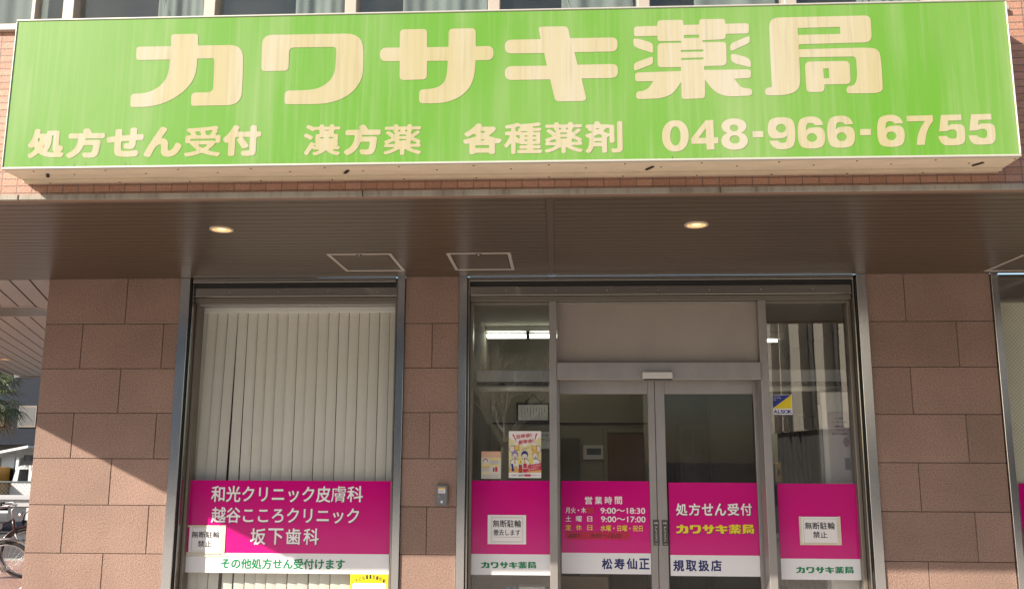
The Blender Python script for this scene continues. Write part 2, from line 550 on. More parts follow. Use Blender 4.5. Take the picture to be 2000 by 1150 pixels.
    def build(s, name, parent=None, label=None, cat=None, group=None, kind=None):
        o_ = wloc(parent) if parent is not None else Vector((0, 0, 0))
        me = bpy.data.meshes.new(name)
        me.from_pydata([(p[0] - o_.x, p[1] - o_.y, p[2] - o_.z) for p in s.v], [], s.f)
        for m in s.mats: me.materials.append(m)
        me.polygons.foreach_set('material_index', s.m)
        me.polygons.foreach_set('use_smooth', s.sm)
        me.update()
        o = bpy.data.objects.new(name, me)
        COL.objects.link(o)
        if parent is not None: o.parent = parent
        return setp(o, label, cat, group, kind)

def fixn(o):
    import bmesh
    bm = bmesh.new(); bm.from_mesh(o.data)
    bmesh.ops.recalc_face_normals(bm, faces=bm.faces); bm.to_mesh(o.data); bm.free()
    return o

# ------------------------------------------------------------------ lettering
_ft = {}
def font_tris(text):
    if text in _ft: return _ft[text]
    c = bpy.data.curves.new('letters', 'FONT')
    c.body = text; c.resolution_u = 5
    o = bpy.data.objects.new('letters', c); COL.objects.link(o)
    dg = bpy.context.evaluated_depsgraph_get()
    me = bpy.data.meshes.new_from_object(o.evaluated_get(dg))
    v = np.array([p.co[:2] for p in me.vertices]); me.calc_loop_triangles()
    t = np.array([x.vertices[:] for x in me.loop_triangles])
    bpy.data.objects.remove(o); bpy.data.curves.remove(c); bpy.data.meshes.remove(me)
    _ft[text] = (v, t)
    return v, t

def polish(V):
    lo, hi = V.min(0), V.max(0)
    return (V - lo) / (hi - lo)

_ink = {}
def ink(text, weight=0.0, soft=0.0, res=72):
    """letter shapes as flat polygons, normalised to their own bounding box;
    weight fattens the strokes and soft rounds their ends (both in em)"""
    key = (text, weight, soft, res)
    if key in _ink: return _ink[key]
    v, t = font_tris(text)
    if not weight and not soft:
        out = (polish(v), [list(a) for a in t])
        _ink[key] = out
        return out
    pad = weight + soft * 2 + 0.05
    lo = v.min(0) - pad; hi = v.max(0) + pad
    W, H = (np.ceil((hi - lo) * res) + 1).astype(int)
    img = np.zeros((H, W), np.float32)
    P = (v - lo) * res
    for a, b, c in P[t]:
        x0, y0 = np.floor(np.minimum(np.minimum(a, b), c)).astype(int)
        x1, y1 = np.ceil(np.maximum(np.maximum(a, b), c)).astype(int) + 1
        xs, ys = np.meshgrid(np.arange(x0, x1), np.arange(y0, y1))
        def e(p, q): return (q[0] - p[0]) * (ys - p[1]) - (q[1] - p[1]) * (xs - p[0])
        w0, w1, w2 = e(a, b), e(b, c), e(c, a)
        ins = ((w0 >= 0) & (w1 >= 0) & (w2 >= 0)) | ((w0 <= 0) & (w1 <= 0) & (w2 <= 0))
        sub = img[y0:y1, x0:x1]
        sub[ins[:sub.shape[0], :sub.shape[1]]] = 1
    r = weight * res
    if r > 0.3:
        acc = img.copy(); k = int(math.ceil(r))
        for dy in range(-k, k + 1):
            for dx in range(-k, k + 1):
                d = math.hypot(dx, dy)
                wgt = min(1.0, max(0.0, r + 0.5 - d))
                if wgt > 0:
                    acc = np.maximum(acc, np.roll(np.roll(img, dy, 0), dx, 1) * wgt)
        img = acc
    sg = max(soft * res, 0.7)
    k = np.arange(-int(3 * sg) - 1, int(3 * sg) + 2)
    g = np.exp(-k * k / (2 * sg * sg)); g /= g.sum()
    img = np.apply_along_axis(lambda q: np.convolve(q, g, 'same'), 1, img)
    img = np.apply_along_axis(lambda q: np.convolve(q, g, 'same'), 0, img)
    T = 0.5
    A = img[:-1, :-1]; B = img[:-1, 1:]; C = img[1:, 1:]; D = img[1:, :-1]
    n = (A >= T).astype(int) + (B >= T) + (C >= T) + (D >= T)
    V = []; F = []
    for y in range(n.shape[0]):
        row = n[y]; x = 0
        nz = np.nonzero(row)[0]
        if not len(nz): continue
        x = nz[0]; end = nz[-1]
        while x <= end:
            if row[x] == 0: x += 1; continue
            if row[x] == 4:
                x2 = x
                while x2 + 1 <= end and row[x2 + 1] == 4: x2 += 1
                o = len(V); V += [(x, y), (x2 + 1, y), (x2 + 1, y + 1), (x, y + 1)]; F.append([o, o + 1, o + 2, o + 3])
                x = x2 + 1; continue
            cs = ((x, y, A[y, x]), (x + 1, y, B[y, x]), (x + 1, y + 1, C[y, x]), (x, y + 1, D[y, x]))
            o = len(V); m = 0
            for i in range(4):
                p, q = cs[i], cs[(i + 1) % 4]
                if p[2] >= T: V.append((p[0], p[1])); m += 1
                if (p[2] >= T) != (q[2] >= T):
                    u = (T - p[2]) / (q[2] - p[2])
                    V.append((p[0] + (q[0] - p[0]) * u, p[1] + (q[1] - p[1]) * u)); m += 1
            if m >= 3: F.append(list(range(o, o + m)))
            else: del V[o:]
            x += 1
    out = (polish(np.array(V, float)), F)
    _ink[key] = out
    return out

def put(mb, text, r, Y, m, weight=0.0, soft=0.0, res=72, slant=0.0):
    """text filling the rectangle r = (x0, x1, z0, z1) on plane y = Y"""
    V, F = ink(text, weight, soft, res)
    x0, x1, z0, z1 = r
    mb.add([(x0 + (x1 - x0) * a + slant * b, Y, z0 + (z1 - z0) * b) for a, b in V], F, m)

def put_px(mb, text, px0, py0, px1, py1, Y, m, **k):
    put(mb, text, rect(px0, py0, px1, py1, Y), Y, m, **k)

def rounded(pts):
    """points (x, y, r): polygon with its corners rounded"""
    n = len(pts); out = []
    for i in range(n):
        x, y, r = pts[i]
        if r <= 0: out.append((x, y)); continue
        p = Vector((x, y)); a = Vector(pts[i - 1][:2]); b = Vector(pts[(i + 1) % n][:2])
        la, lb = (a - p).length, (b - p).length
        ra = min(r, la * (0.5 if pts[i - 1][2] > 0 else 0.98)); rb = min(r, lb * (0.5 if pts[(i + 1) % n][2] > 0 else 0.98))
        q0 = p + (a - p) / la * ra; q1 = p + (b - p) / lb * rb
        for k in range(7):
            t = k / 6
            # between a circle arc and a parabola
            c = q0 * (1 - t) ** 2 + p * 2 * t * (1 - t) + q1 * t * t
            out.append((c.x, c.y))
    return out

def c_(s, r=25):
    """parse 'x,y[,r] ...'"""
    o = []
    for w in s.split():
        q = [float(a) for a in w.split(',')]
        o.append((q[0], q[1], q[2] if len(q) > 2 else r))
    return o

B_ = 60
LOGO = [  # (zoom origin x, y, scale), list of loops groups: each [outer, hole...]
 ('ka', 230, 50, 3.9216, [[c_('140,162 405,157,0 407,66 613,62 612,152,0 962,147,110 955,400,90 945,608,110 558,615 562,512,35 728,510,45 738,250,18 606,253,0 603,330,60 580,410,60 530,480,60 450,545,60 350,595,60 240,622,60 92,624 97,521,32 175,520,60 250,505,60 320,465,60 370,405,60 390,340,60 397,260,0 138,264')]]),
 ('wa', 230, 50, 3.9216, [[c_('1105,72,75 1882,58,140 1880,330,80 1865,420,80 1800,510,80 1700,570,80 1580,600,80 1400,602,60 1275,602 1277,497,40 1450,494,60 1540,480,60 1620,430,60 1660,360,60 1668,290,60 1674,163,30 1312,168,40 1306,345,32 1097,350,32')]]),
 ('sa', 650, 0, 2.8571, [[c_('262,266,38 373,265,0 374,164 526,161 526,263,0 645,261,0 646,160 797,157 798,258,0 897,256,36 897,335,36 797,336,0 795,400,60 772,480,60 720,535,60 660,563,60 600,576,40 481,577 481,499 555,496,40 610,475,40 635,430,40 641,339,0 526,340,0 524,443 372,447 373,341,0 262,342,38')]]),
 ('ki', 650, 0, 2.8571, [[c_('960,222,38 1160,218,0 1147,149,20 1312,146,28 1326,213,0 1590,208,36 1590,287,36 1349,291,0 1366,361,0 1592,356,36 1592,434,36 1389,438,0 1418,563 1242,566 1213,443,0 960,447,40 960,369,40 1194,366,0 1180,296,0 960,299,40')]]),
 ('yaku', 1220, 20, 3.8462, [
   [c_('70,122 246,117,0 246,75,30 441,71 443,110,0 560,107,0 561,67 756,64 758,101,0 935,97 935,174,20 762,178,0 760,217 586,226,0 586,240,0 765,237,30 768,415,35 598,420,0 599,448,0 950,443 950,508,20 825,515,0 870,575,40 905,585,30 958,588 960,640 790,648,50 720,635,50 660,595,50 605,520,0 605,660 430,668 427,538,0 385,600,40 350,635,40 270,662,40 88,668 87,610 150,605,30 190,575,30 215,532,0 80,536 78,468 424,456,0 424,426,0 249,430,32 247,248,32 424,244,0 424,230,0 248,233 246,192,0 72,197,20'),
    c_('447,186,0 560,184,0 560,207,0 447,210,0'), c_('424,300,0 592,295,0 592,310,0 424,314,0'), c_('427,360,0 593,355,0 593,369,0 427,374,0')],
   [c_('65,213,12 100,213,20 195,240,25 216,262,20 216,322,14 110,290,30 68,268,20')],
   [c_('940,190,18 944,242,18 810,305,14 793,298,10 795,250,30')],
   [c_('213,345,14 215,402,18 80,455,14 69,440,8 72,395,30')],
   [c_('800,328,12 830,328,20 925,355,25 950,382,20 952,430,14 830,400,20 800,378,20')]]),
 ('kyoku', 1220, 20, 3.8462, [
   [c_('1085,56,75 1850,38,48 1860,240,55 1310,256,8 1310,293,0 1820,279,80 1915,290,80 1932,400,80 1941,560,60 1940,622,90 1670,625,25 1668,572,25 1722,566,20 1745,530,20 1749,480,30 1740,347,28 1314,354,0 1323,530,60 1310,590,50 1270,620,50 1200,638,50 1058,640,28 1058,582,28 1108,578,10 1095,330,30'),
    c_('1302,134,0 1620,125,0 1622,177,0 1304,185,0')],
   [c_('1355,385,42 1692,380,40 1702,553,34 1503,558,0 1504,613,34 1368,615,34'), c_('1494,438,0 1535,436,0 1540,509,0 1499,511,0')]])]

# ------------------------------------------------------------------ main planes
ZS = 3.2                      # soffit underside
YF = -2.44                    # face of the upper floor
YS = YF - 0.24                # face of the sign
YG = 0.16                     # shop glass
SLOPE = -0.42                 # the left end of the building runs back at an angle

# ================================================================== setting
def struct(mb, name): return mb.build(name, kind='structure')
ASPH = mat('asphalt', (0.075, 0.073, 0.072), 0.9, var=0.15, vscale=3, bump=0.3, bscale=150)
g = MB(); g.quad((-150, -150, -0.12), (150, -150, -0.12), (150, 150, -0.12), (-150, 150, -0.12), ASPH); struct(g, 'ground')
PAVE = brick_mat('red_paving_brick', (0.36, 0.20, 0.16, 1), (0.42, 0.26, 0.21, 1), (0.18, 0.13, 0.11, 1), 0.2, 0.1, 0.004, 'XY', 0.3, 0.5, 0.8, 40, R(20))
PAVE2 = brick_mat('pale_paving_slab', (0.50, 0.45, 0.40, 1), (0.44, 0.40, 0.36, 1), (0.2, 0.18, 0.16, 1), 0.3, 0.3, 0.004, 'XY', 0.3, 0.0, 0.8, 40)
pv = MB(); pv.prism([(-22, -2.0), (-4.2, -2.0), (-4.2, 7.35), (-22, 7.35)], 2, -0.14, 0.0, PAVE); fixn(struct(pv, 'paving'))
pv = MB(); pv.prism([(-22, -13.0), (14, -13.0), (14, 0.3), (-4.2, 0.3), (-4.2, -2.004), (-22, -2.004)], 2, -0.14, -0.004, PAVE2); fixn(struct(pv, 'pavement'))
KERB = mat('kerb_concrete', (0.30, 0.29, 0.27), 0.85, var=0.12, vscale=5)
k = MB()
for i in range(22): k.box(-22 + i * 0.85, -22 + i * 0.85 + 0.84, 7.36, 7.55, -0.15, 0.02, KERB, 0.012)
struct(k, 'kerb')
ln = MB(); ln.quad((-40, 11.2, -0.116), (-5, 11.2, -0.116), (-5, 11.4, -0.116), (-40, 11.4, -0.116), mat('orange_line_paint', (0.75, 0.30, 0.06), 0.7, var=0.15)); struct(ln, 'road_marking')

# ================================================================== the pharmacy building
BLD = thing('pharmacy_building', 'pharmacy building with pink tiled upper floor, brown boarded soffit and rough stone pillars', 'building')

# ---- soffit boards (grooved), front lip
so = MB()
jx0, jx1 = -0.055, -0.005
yb = YF + 0.06
left_edge = [(-5.08, YF), (-5.9, -1.34), (-6.45, 0.0)]
def lx(y):
    if y < -1.34: return -5.08 + (y - YF) / (-1.34 - YF) * (-5.9 + 5.08)
    return -5.9 + (y + 1.34) / 1.34 * (-6.45 + 5.9)
y = yb
while y < 0.0 - 0.001:
    y2 = min(y + 0.0945, 0.0)
    so.prism([(lx(y + 0.007), y + 0.007), (jx0, y + 0.007), (jx0, y2), (lx(y2), y2)], 2, ZS, ZS + 0.02, SOFFIT)
    so.box(jx1, 8.0, y + 0.007, y2, ZS, ZS + 0.02, SOFFIT)
    y = y2
so.box(jx0 + 0.002, jx1 - 0.002, yb, 0, ZS + 0.003, ZS + 0.022, SOFFIT)
so.box(jx0 - 0.001, jx1 + 0.001, -0.03, -0.001, ZS + 0.001, ZS + 0.0035, SOFFIT)
so.prism([(-5.02, YF + 0.26), (8, YF + 0.26), (8, 0.03), (-6.45, 0.03), (-5.9, -1.34)], 2, ZS + 0.024, ZS + 0.10, SOFFIT_BK)
fixn(so.build('soffit', BLD, 'brown boarded soffit with a seam above the entrance'))
t = MB(); t.box(-5.08, 8, YF + 0.004, YF + 0.06, ZS - 0.012, ZS + 0.02, TRIM, 0.004); t.build('soffit_trim', BLD)
t = MB()
fx = -5.08
while fx < 8:
    t.box(fx, fx + 1.993, YF - 0.022, YF - 0.001, ZS - 0.016, ZS + 0.016, FLASH, 0.003); fx += 2.0
t.build('flashing', BLD, 'pale stained metal flashing along the bottom of the brick wall')

# ---- passage ceiling on the left (boards run along the oblique end of the building)
pc = MB()
d = Vector((SLOPE, 1, 0)).normalized(); nrm = Vector((d.y, -d.x, 0))
far = 12.5
base = Vector((-6.45, 0.02, 0))
w = 0.0
def clipx(p):            # start of a board at the facade line
    return p - d * ((p.y - 0.02) / d.y)
while w < 3.4:
    a = clipx(base + nrm * w); b = clipx(base + nrm * (w + 0.148))
    L1 = 9.75 / d.y
    pts = [(a.x, a.y), (b.x, b.y), ((b + d * L1).x, (b + d * L1).y), ((a + d * L1).x, (a + d * L1).y)]
    pc.prism(pts, 2, ZS, ZS + 0.02, PASSB)
    w += 0.165
a = base; b = base + nrm * 3.5
b = clipx(b)
pc.prism([(a.x, a.y), (b.x, b.y), (b.x + d.x * 11, b.y + d.y * 11), (a.x + d.x * 10.7, a.y + d.y * 10.7)], 2, ZS + 0.024, ZS + 0.1, SOFFIT_BK)
e = base + d * (9.79 / d.y)
pc.obox(e + nrm * 1.7 + Vector((0, 0, ZS + 0.01)), nrm * 1.75, d * 0.03, Vector((0, 0, 0.04)), PASSB)
pc.obox(base + d * 5 - nrm * 0.03 + Vector((0, 0, ZS + 0.01)), nrm * 0.03, d * 5.2, Vector((0, 0, 0.04)), PASSB)
jl = base + d * (4.4 / d.y)
fixn(pc.build('passage_ceiling', BLD, 'pale slatted ceiling over the open passage left of the pillar'))

# ---- upper wall
ZSILL = Z(15, 55, YF)
ZTOPW = ZSILL + 1.25
XR_END = X(1968, 30, YF)
uw = MB()
uw.box(-5.08, XR_END, YF, YF + 0.25, ZS + 0.021, ZSILL - 0.03, BRICK)
uw.box(XR_END, 8, YF, YF + 0.25, ZS + 0.021, ZTOPW, BRICK)
uw.box(-5.08, 8, YF, YF + 0.25, ZTOPW + 0.001, 7.6, BRICK)
uw.prism([(-5.085, YF), (-5.085, YF + 0.25), (-5.7, -1.34), (-9.7, 8.4), (-9.7, 9.5), (-10.0, 9.5), (-9.98, 8.33), (-5.9, -1.34)], 2, ZS + 0.101, 7.6, BRICK)
uw.box(-10, 8, -2.0, 9.5, 7.5, 7.62, SOFFIT_BK)
fixn(uw.build('upper_wall', BLD, 'pink tiled wall of the upper floor behind the green sign'))
WFR = mat('window_frame_beige', (0.40, 0.345, 0.295), 0.5, 0.1)
CURT = mat('grey_curtain', (0.17, 0.185, 0.18), 0.9, var=0.12, vscale=2)
posts = [-139, 139, 414, 688, 966, 1256, 1540, 1820, 1962]
tops = [45, 45, 35, 25, 15, 8, 4, 1, 0]
rng = random.Random(5)
sill = MB(); sill.box(-5.08, XR_END, YF - 0.03, YF + 0.12, ZSILL - 0.028, ZSILL, WFR, 0.004); sill.build('window_sill', BLD)
for i in range(len(posts) - 1):
    xa, xb = X(posts[i], tops[i], YF + 0.06), X(posts[i + 1], tops[i + 1], YF + 0.06)
    wfm = MB()
    wfm.box(xa - 0.035, xa + 0.035, YF + 0.015, YF + 0.14, ZSILL + 0.001, ZTOPW, WFR, 0.004)
    wfm.box(xa + 0.036, xb - 0.036, YF + 0.03, YF + 0.13, ZSILL + 0.001, ZSILL + 0.045, WFR, 0.004)
    wfm.box(xa + 0.036, xb - 0.036, YF + 0.03, YF + 0.13, ZTOPW - 0.05, ZTOPW - 0.001, WFR, 0.004)
    xm = X(66, 30, YF + 0.06) if i == 0 else (xa + xb) / 2
    if i == 0:
        wfm.box(xm - 0.012, xm + 0.012, YF + 0.05, YF + 0.12, ZSILL + 0.046, ZTOPW - 0.051, WFR, 0.003)
    o = wfm.build('upper_window', BLD, 'leftmost upper window, split by a thin stile' if i == 0 else None)
    p = MB(); p.rc((xa + 0.03, xb - 0.03, ZSILL + 0.04, ZTOPW - 0.04), YF + 0.085, GLASS_UP); p.build('pane', o)
    cm = MB()      # curtain with folds
    n = 60; cv = []; cf = []; ph = rng.uniform(0, 6); fr_ = rng.uniform(0.45, 0.9)
    c0 = xa + 0.1 + 0.35 * (xb - xa) * rng.random() * (i > 0); c1 = xb - 0.05
    for j in range(n + 1):
        x = c0 + (c1 - c0) * j / n
        for q in range(6):
            z = ZSILL + 0.02 + (ZTOPW - ZSILL) * q / 5
            xx = x + (0.22 * (1 - q / 5) ** 2 * (j < 14) * (1 - j / 14))
            cv.append((xx, YF + 0.16 + 0.005 * math.sin(j * fr_ + ph + q * 0.35) + 0.014 * math.sin(j * 0.23 + ph * 2), z))
    for j in range(n):
        for q in range(5): cf.append((j * 6 + q, (j + 1) * 6 + q, (j + 1) * 6 + q + 1, j * 6 + q + 1))
    cm.add(cv, cf, CURT, True); cm.build('curtain', o)
rm = MB(); rm.quad((-5, YF + 0.9, ZS + 0.2), (8, YF + 0.9, ZS + 0.2), (8, YF + 0.9, 7), (-5, YF + 0.9, 7), mat('upper_room_wall', (0.42, 0.46, 0.45), 0.9))
rm.build('upper_room_wall', BLD)

# ---- stone pillars: blocks with recessed joints
def pillar(label, xl, xr, rows, joints, gap=0.0024):
    p = MB()
    p.box(xl + 0.003, xr - 0.003, 0.006, 0.30, 0.0, ZS + 0.02, JOINT)
    for i in range(len(rows) - 1):
        z1, z0 = rows[i], rows[i + 1]
        xs = [xl] + joints[i] + [xr]
        for a, b in zip(xs, xs[1:]):
            p.box(a + gap, b - gap, 0.0, 0.12, z0 + gap, z1 - gap, STONE, 0.003)
    return p.build('stone_pillar', BLD, label)
def zrow(px, ys): return [Z(px, y, 0) for y in ys]
def extend(rows):
    h = rows[-2] - rows[-1]
    while rows[-1] > 0.001:
        rows.append(max(rows[-1] - h, 0.0))
    return rows
rl = extend([ZS + 0.015] + zrow(200, [632.5, 719.5, 806, 895, 986, 1080.5]))
jl_ = [[X(247, 590, 0)], [X(159, 676, 0), X(317, 676, 0)], [X(233, 762, 0)], [X(141, 850, 0), X(303, 850, 0)], [X(215, 940, 0)],
       [X(122, 1033, 0), X(288, 1033, 0)], [X(199, 1110, 0)]]
while len(jl_) < len(rl) - 1: jl_.append(jl_[len(jl_) - 2])
pillar('left stone pillar, wide, lower half sunlit', X(70, 830, 0), X(345, 700, 0), rl, jl_)
rm_ = extend([ZS + 0.015] + zrow(840, [631, 717.8, 805, 895, 989, 1082.5]))
jm = [[], [X(844, 676, 0)], [], [X(839, 850, 0)], [], [X(833, 1035, 0)]]
while len(jm) < len(rm_) - 1: jm.append(jm[len(jm) - 2])
XP0, XP1 = X(792.5, 550, 0), X(897.5, 550, 0)
pillar('narrow stone pillar between the clinic window and the entrance', XP0, XP1, rm_, jm)
rr = extend([ZS + 0.015] + zrow(1810, [627, 716, 808.5, 903, 998.5, 1096]))
jr = [[X(1767, 580, 0)], [X(1871, 670, 0)], [X(1781, 762, 0)], [X(1890, 855, 0)], [X(1797, 950, 0)], [X(1908, 1046, 0)], [X(1815, 1120, 0)]]
while len(jr) < len(rr) - 1: jr.append(jr[len(jr) - 2])
XR0, XR1 = X(1690, 550, 0), X(1934, 550, 0)
pillar('right stone pillar beside the entrance, shaded except at its foot', XR0, XR1, rr, jr)
pillar('stone pillar beyond the wired window, outside the right edge', 5.205, 8.0, list(rr), [[6.0, 6.8], [5.6, 6.4, 7.2]] * 5 + [[6.0]] * 10)
# wall body behind the left pillar, closing the shop
sw = MB()
sw.box(X(70, 830, 0) + 0.01, X(70, 830, 0) + 0.2, 0.31, 5.0, 0, ZS + 0.02, STONE)
sw.build('side_wall', BLD); sw = MB(); sw.box(5.2, 5.4, 0.31, 5.0, 0, ZS + 0.02, IWALL)
sw.build('side_wall', BLD)

# ---- steel casings beside the pillars
XC = dict(a0=X(353.5, 550, -0.02), a1=X(371.7, 550, -0.02), b0=X(777.8, 550, -0.02), b1=XP0 - 0.001,
          c0=XP1 + 0.001, c1=X(912.5, 550, -0.02), d0=X(1672.8, 550, -0.02), d1=XR0 - 0.001, e0=XR1 + 0.001, e1=X(1950, 550, -0.02))
def casing(x0, x1, inner, label):
    c = MB()
    c.box(x0, x1, -0.022, 0.30, 0.0, ZS - 0.002, STEEL, 0.002)
    # dark gasket groove and second inner frame
    if inner > 0:
        c.box(x1 + 0.0005, x1 + 0.005, 0.0, 0.28, 0.0, ZS - 0.003, RUBBER)
        c.box(x1 + 0.0055, x1 + 0.018, 0.02, 0.25, 0.0, ZS - 0.003, STEEL_DK, 0.002)
    elif inner < 0:
        c.box(x0 - 0.007, x0 - 0.0005, 0.0, 0.28, 0.0, ZS - 0.003, RUBBER)
        c.box(x0 - 0.020, x0 - 0.0075, 0.02, 0.25, 0.0, ZS - 0.003, STEEL_DK, 0.002)
    return c.build('steel_casing', BLD, label)
casing(XC['a0'], XC['a1'], 1, 'polished casing on the left side of the clinic window')
casing(XC['b0'], XC['b1'], -1, 'polished casing on the right side of the clinic window')
casing(XC['c0'], XC['c1'], 1, 'polished casing left of the entrance')
casing(XC['d0'], XC['d1'], -1, 'polished casing right of the entrance')
casing(XC['e0'], XC['e1'], 1, 'polished casing at the far right window')

def header(x0, x1, label):
    h = MB()
    za, zb, zc, zd, ze = (Z(1000, q, 0.0) for q in (542, 550, 557, 577, 587))
    h.box(x0, x1, -0.012, 0.20, zb + 0.004, ZS - 0.003, STEEL_DK, 0.002)
    h.box(x0, x1, 0.035, 0.20, zc, zb + 0.0035, RUBBER)
    h.box(x0, x1, 0.045, 0.22, Z(1000, 577, 0.05), zc - 0.001, STEEL_DK, 0.003)
    h.box(x0, x1, 0.07, 0.22, Z(1000, 588, 0.07), Z(1000, 577.6, 0.05), ALU_DK, 0.003)
    for q in range(int((x1 - x0) / 0.42)):
        xx = x0 + 0.3 + q * 0.42
        h.box(xx - 0.003, xx + 0.003, 0.042, 0.046, (zc + Z(1000, 577, 0.05)) / 2 - 0.003, (zc + Z(1000, 577, 0.05)) / 2 + 0.003, HATCHF)
    return h.build('window_header', BLD, label)
header(XC['a1'] + 0.019, XC['b0'] - 0.021, 'dark metal header over the clinic window')
header(XC['c1'] + 0.019, XC['d0'] - 0.021, 'dark metal header over the entrance')
ZHD = Z(1000, 588, 0.07)

# ---- left display window
WX0, WX1 = XC['a1'] + 0.019, XC['b0'] - 0.021
f = MB()
for a, b in ((WX0, WX0 + 0.022), (WX1 - 0.02, WX1)):
    f.box(a, b, 0.10, 0.22, 0.0, ZHD - 0.001, ALU_DK, 0.003)
f.box(WX0 + 0.023, WX1 - 0.021, 0.10, 0.22, ZHD - 0.02, ZHD - 0.001, ALU, 0.003)
f.box(WX0 + 0.023, WX1 - 0.021, 0.10, 0.22, 0.0, 0.16, ALU, 0.003)
dw = f.build('display_window', BLD, 'clinic window with white blinds behind it')
p = MB(); p.rc((WX0 + 0.018, WX1 - 0.015, 0.15, ZHD - 0.015), YG, GLASS); p.build('glass_pane', dw)

# ---- entrance front
EX0, EX1 = XC['c1'] + 0.019, XC['d0'] - 0.021
M1a, M1b = X(1072.5, 650, 0.08), X(1087.5, 650, 0.08)
M2a, M2b = X(1482, 650, 0.08), X(1497.5, 650, 0.08)
ZLT, ZLB = Z(1285, 707, 0.06), Z(1285, 741, 0.06)
f = MB()
f.box(EX0, EX0 + 0.022, 0.10, 0.22, 0, ZHD - 0.001, ALU_DK, 0.003)
f.box(EX1 - 0.03, EX1, 0.10, 0.22, 0, ZHD - 0.001, ALU_DK, 0.003)
f.box(M1a, M1b, 0.07, 0.235, 0, ZHD - 0.001, ALU, 0.004)
f.box(M2a, M2b, 0.07, 0.235, 0, ZHD - 0.001, ALU, 0.004)
f.box(M1b + 0.0005, M2a - 0.0005, 0.05, 0.235, ZLB, ZLT, ALU, 0.005)
f.box(M1b + 0.0005, M2a - 0.0005, 0.11, 0.2, ZHD - 0.02, ZHD - 0.002, ALU, 0.003)
for a, b in ((EX0 + 0.0225, M1a - 0.0005), (M2b + 0.0005, EX1 - 0.0305)):
    f.box(a, b, 0.10, 0.22, ZHD - 0.022, ZHD - 0.001, ALU_DK, 0.003)
    f.box(a, b, 0.10, 0.22, 0.0, 0.14, ALU, 0.003)
ent = f.build('entrance_frame', BLD, 'grey bronze frame of the automatic entrance')
p = MB(); p.box(M1b + 0.001, M2a - 0.001, 0.125, 0.15, ZLT + 0.001, ZHD - 0.021, mat('transom_panel', (0.34, 0.29, 0.255), 0.33, 0.15, var=0.10, vscale=1.8, stretch=(1, 1, 0.5)))
p.build('transom_panel', ent)
for a, b, lb in ((EX0 + 0.02, M1a, 'fixed glass left of the doors'), (M2b, EX1 - 0.028, 'fixed glass right of the doors')):
    p = MB(); p.rc((a, b, 0.13, ZHD - 0.02), YG, GLASS_LF if 'left' in lb else GLASS_RF); p.build('glass_pane', ent, lb)
sn = MB(); r_ = rect(1255.5, 725, 1314.5, 739.5, 0.0)
sn.box(r_[0], r_[1], 0.0, 0.0485, r_[2], r_[3], mat('sensor_silver', (0.62, 0.60, 0.57), 0.35, 0.2), 0.008)
sn.box(r_[0] + 0.008, r_[1] - 0.008, 0.004, 0.045, r_[2] - 0.008, r_[2] - 0.0005, RUBBER)
sn.build('door_sensor', ent)
# sliding leaves
YD0, YD1 = 0.245, 0.285
ZDT, ZDG = ZLB + 0.02, Z(1180, 769, YD0)
xmid = X(1279.3, 800, YD0)
for side in (0, 1):
    f = MB()
    if side == 0:
        x0, x1 = M1b - 0.03, xmid - 0.002
        g0, g1 = X(1093, 800, YD0), X(1265.5, 800, YD0)
    else:
        x0, x1 = xmid + 0.002, M2a + 0.03
        g0, g1 = X(1298.5, 800, YD0), X(1473, 800, YD0)
    f.box(x0, g0, YD0, YD1, 0.01, ZDT, ALU, 0.003)
    f.box(g1, x1, YD0, YD1, 0.01, ZDT, ALU, 0.003)
    f.box(g0 + 0.0005, g1 - 0.0005, YD0, YD1, ZDG, ZDT, ALU, 0.003)
    f.box(g0 + 0.0005, g1 - 0.0005, YD0, YD1, 0.01, 0.12, ALU, 0.003)
    lf = f.build('sliding_door', BLD, ('left' if side == 0 else 'right') + ' leaf of the sliding glass door')
    p = MB(); p.rc((g0 - 0.005, g1 + 0.005, 0.11, ZDG + 0.005), 0.262, GLASS); p.build('glass_pane', lf)
    h = MB()
    q = rect(1275.7, 1014.4, 1287.5, 1064.4, YD0) if side == 0 else rect(1293, 1014.6, 1304.7, 1064.8, YD0)
    h.box(q[0], q[1], YD0 - 0.006, YD0 - 0.0005, q[2], q[3], mat('push_plate', (0.07, 0.06, 0.055), 0.4), 0.002)
    cx = (q[0] + q[1]) / 2; hh = q[3] - q[2]
    put(h, '自動', (cx - 0.014, cx + 0.014, q[3] - 0.155 * hh, q[3] - 0.09 * hh), YD0 - 0.007, LWHITE)
    for n_, ch in enumerate('押してください'):
        zc = q[3] - hh * (0.29 + n_ * 0.085)
        put(h, ch, (cx - 0.007, cx + 0.007, zc - 0.007, zc + 0.007), YD0 - 0.007, LWHITE)
    put(h, 'PUSH', (cx - 0.013, cx + 0.013, q[2] + 0.05 * hh, q[2] + 0.08 * hh), YD0 - 0.007, LWHITE)
    h.build('push_plate', lf)
gp = MB(); gp.box(xmid - 0.0018, xmid + 0.0018, YD0 + 0.012, YD1 - 0.01, 0.02, ZDT, RUBBER); gp.build('door_gasket', ent)

# ---- far right window
f = MB()
f.box(XC['e1'] + 0.019, 5.2, 0.10, 0.22, ZHD - 0.02, ZHD, ALU_DK); f.box(XC['e1'] + 0.019, 5.2, 0.05, 0.22, ZHD + 0.001, ZS - 0.001, STEEL_DK)
f.box(5.15, 5.2, 0.10, 0.22, 0, ZHD - 0.021, ALU_DK)
rw = f.build('display_window', BLD, 'wired glass window at the right edge')
p = MB(); p.rc((XC['e1'] + 0.018, 5.15, 0.1, ZHD - 0.02), YG, GLASS_WIRE); p.build('glass_pane', rw)
p = MB(); p.rc((XC['e1'] + 0.02, 5.15, 0.0, ZHD), YG + 0.015, mat('pale_shade', (0.84, 0.81, 0.68), 0.8, var=0.03)); p.build('shade', rw)

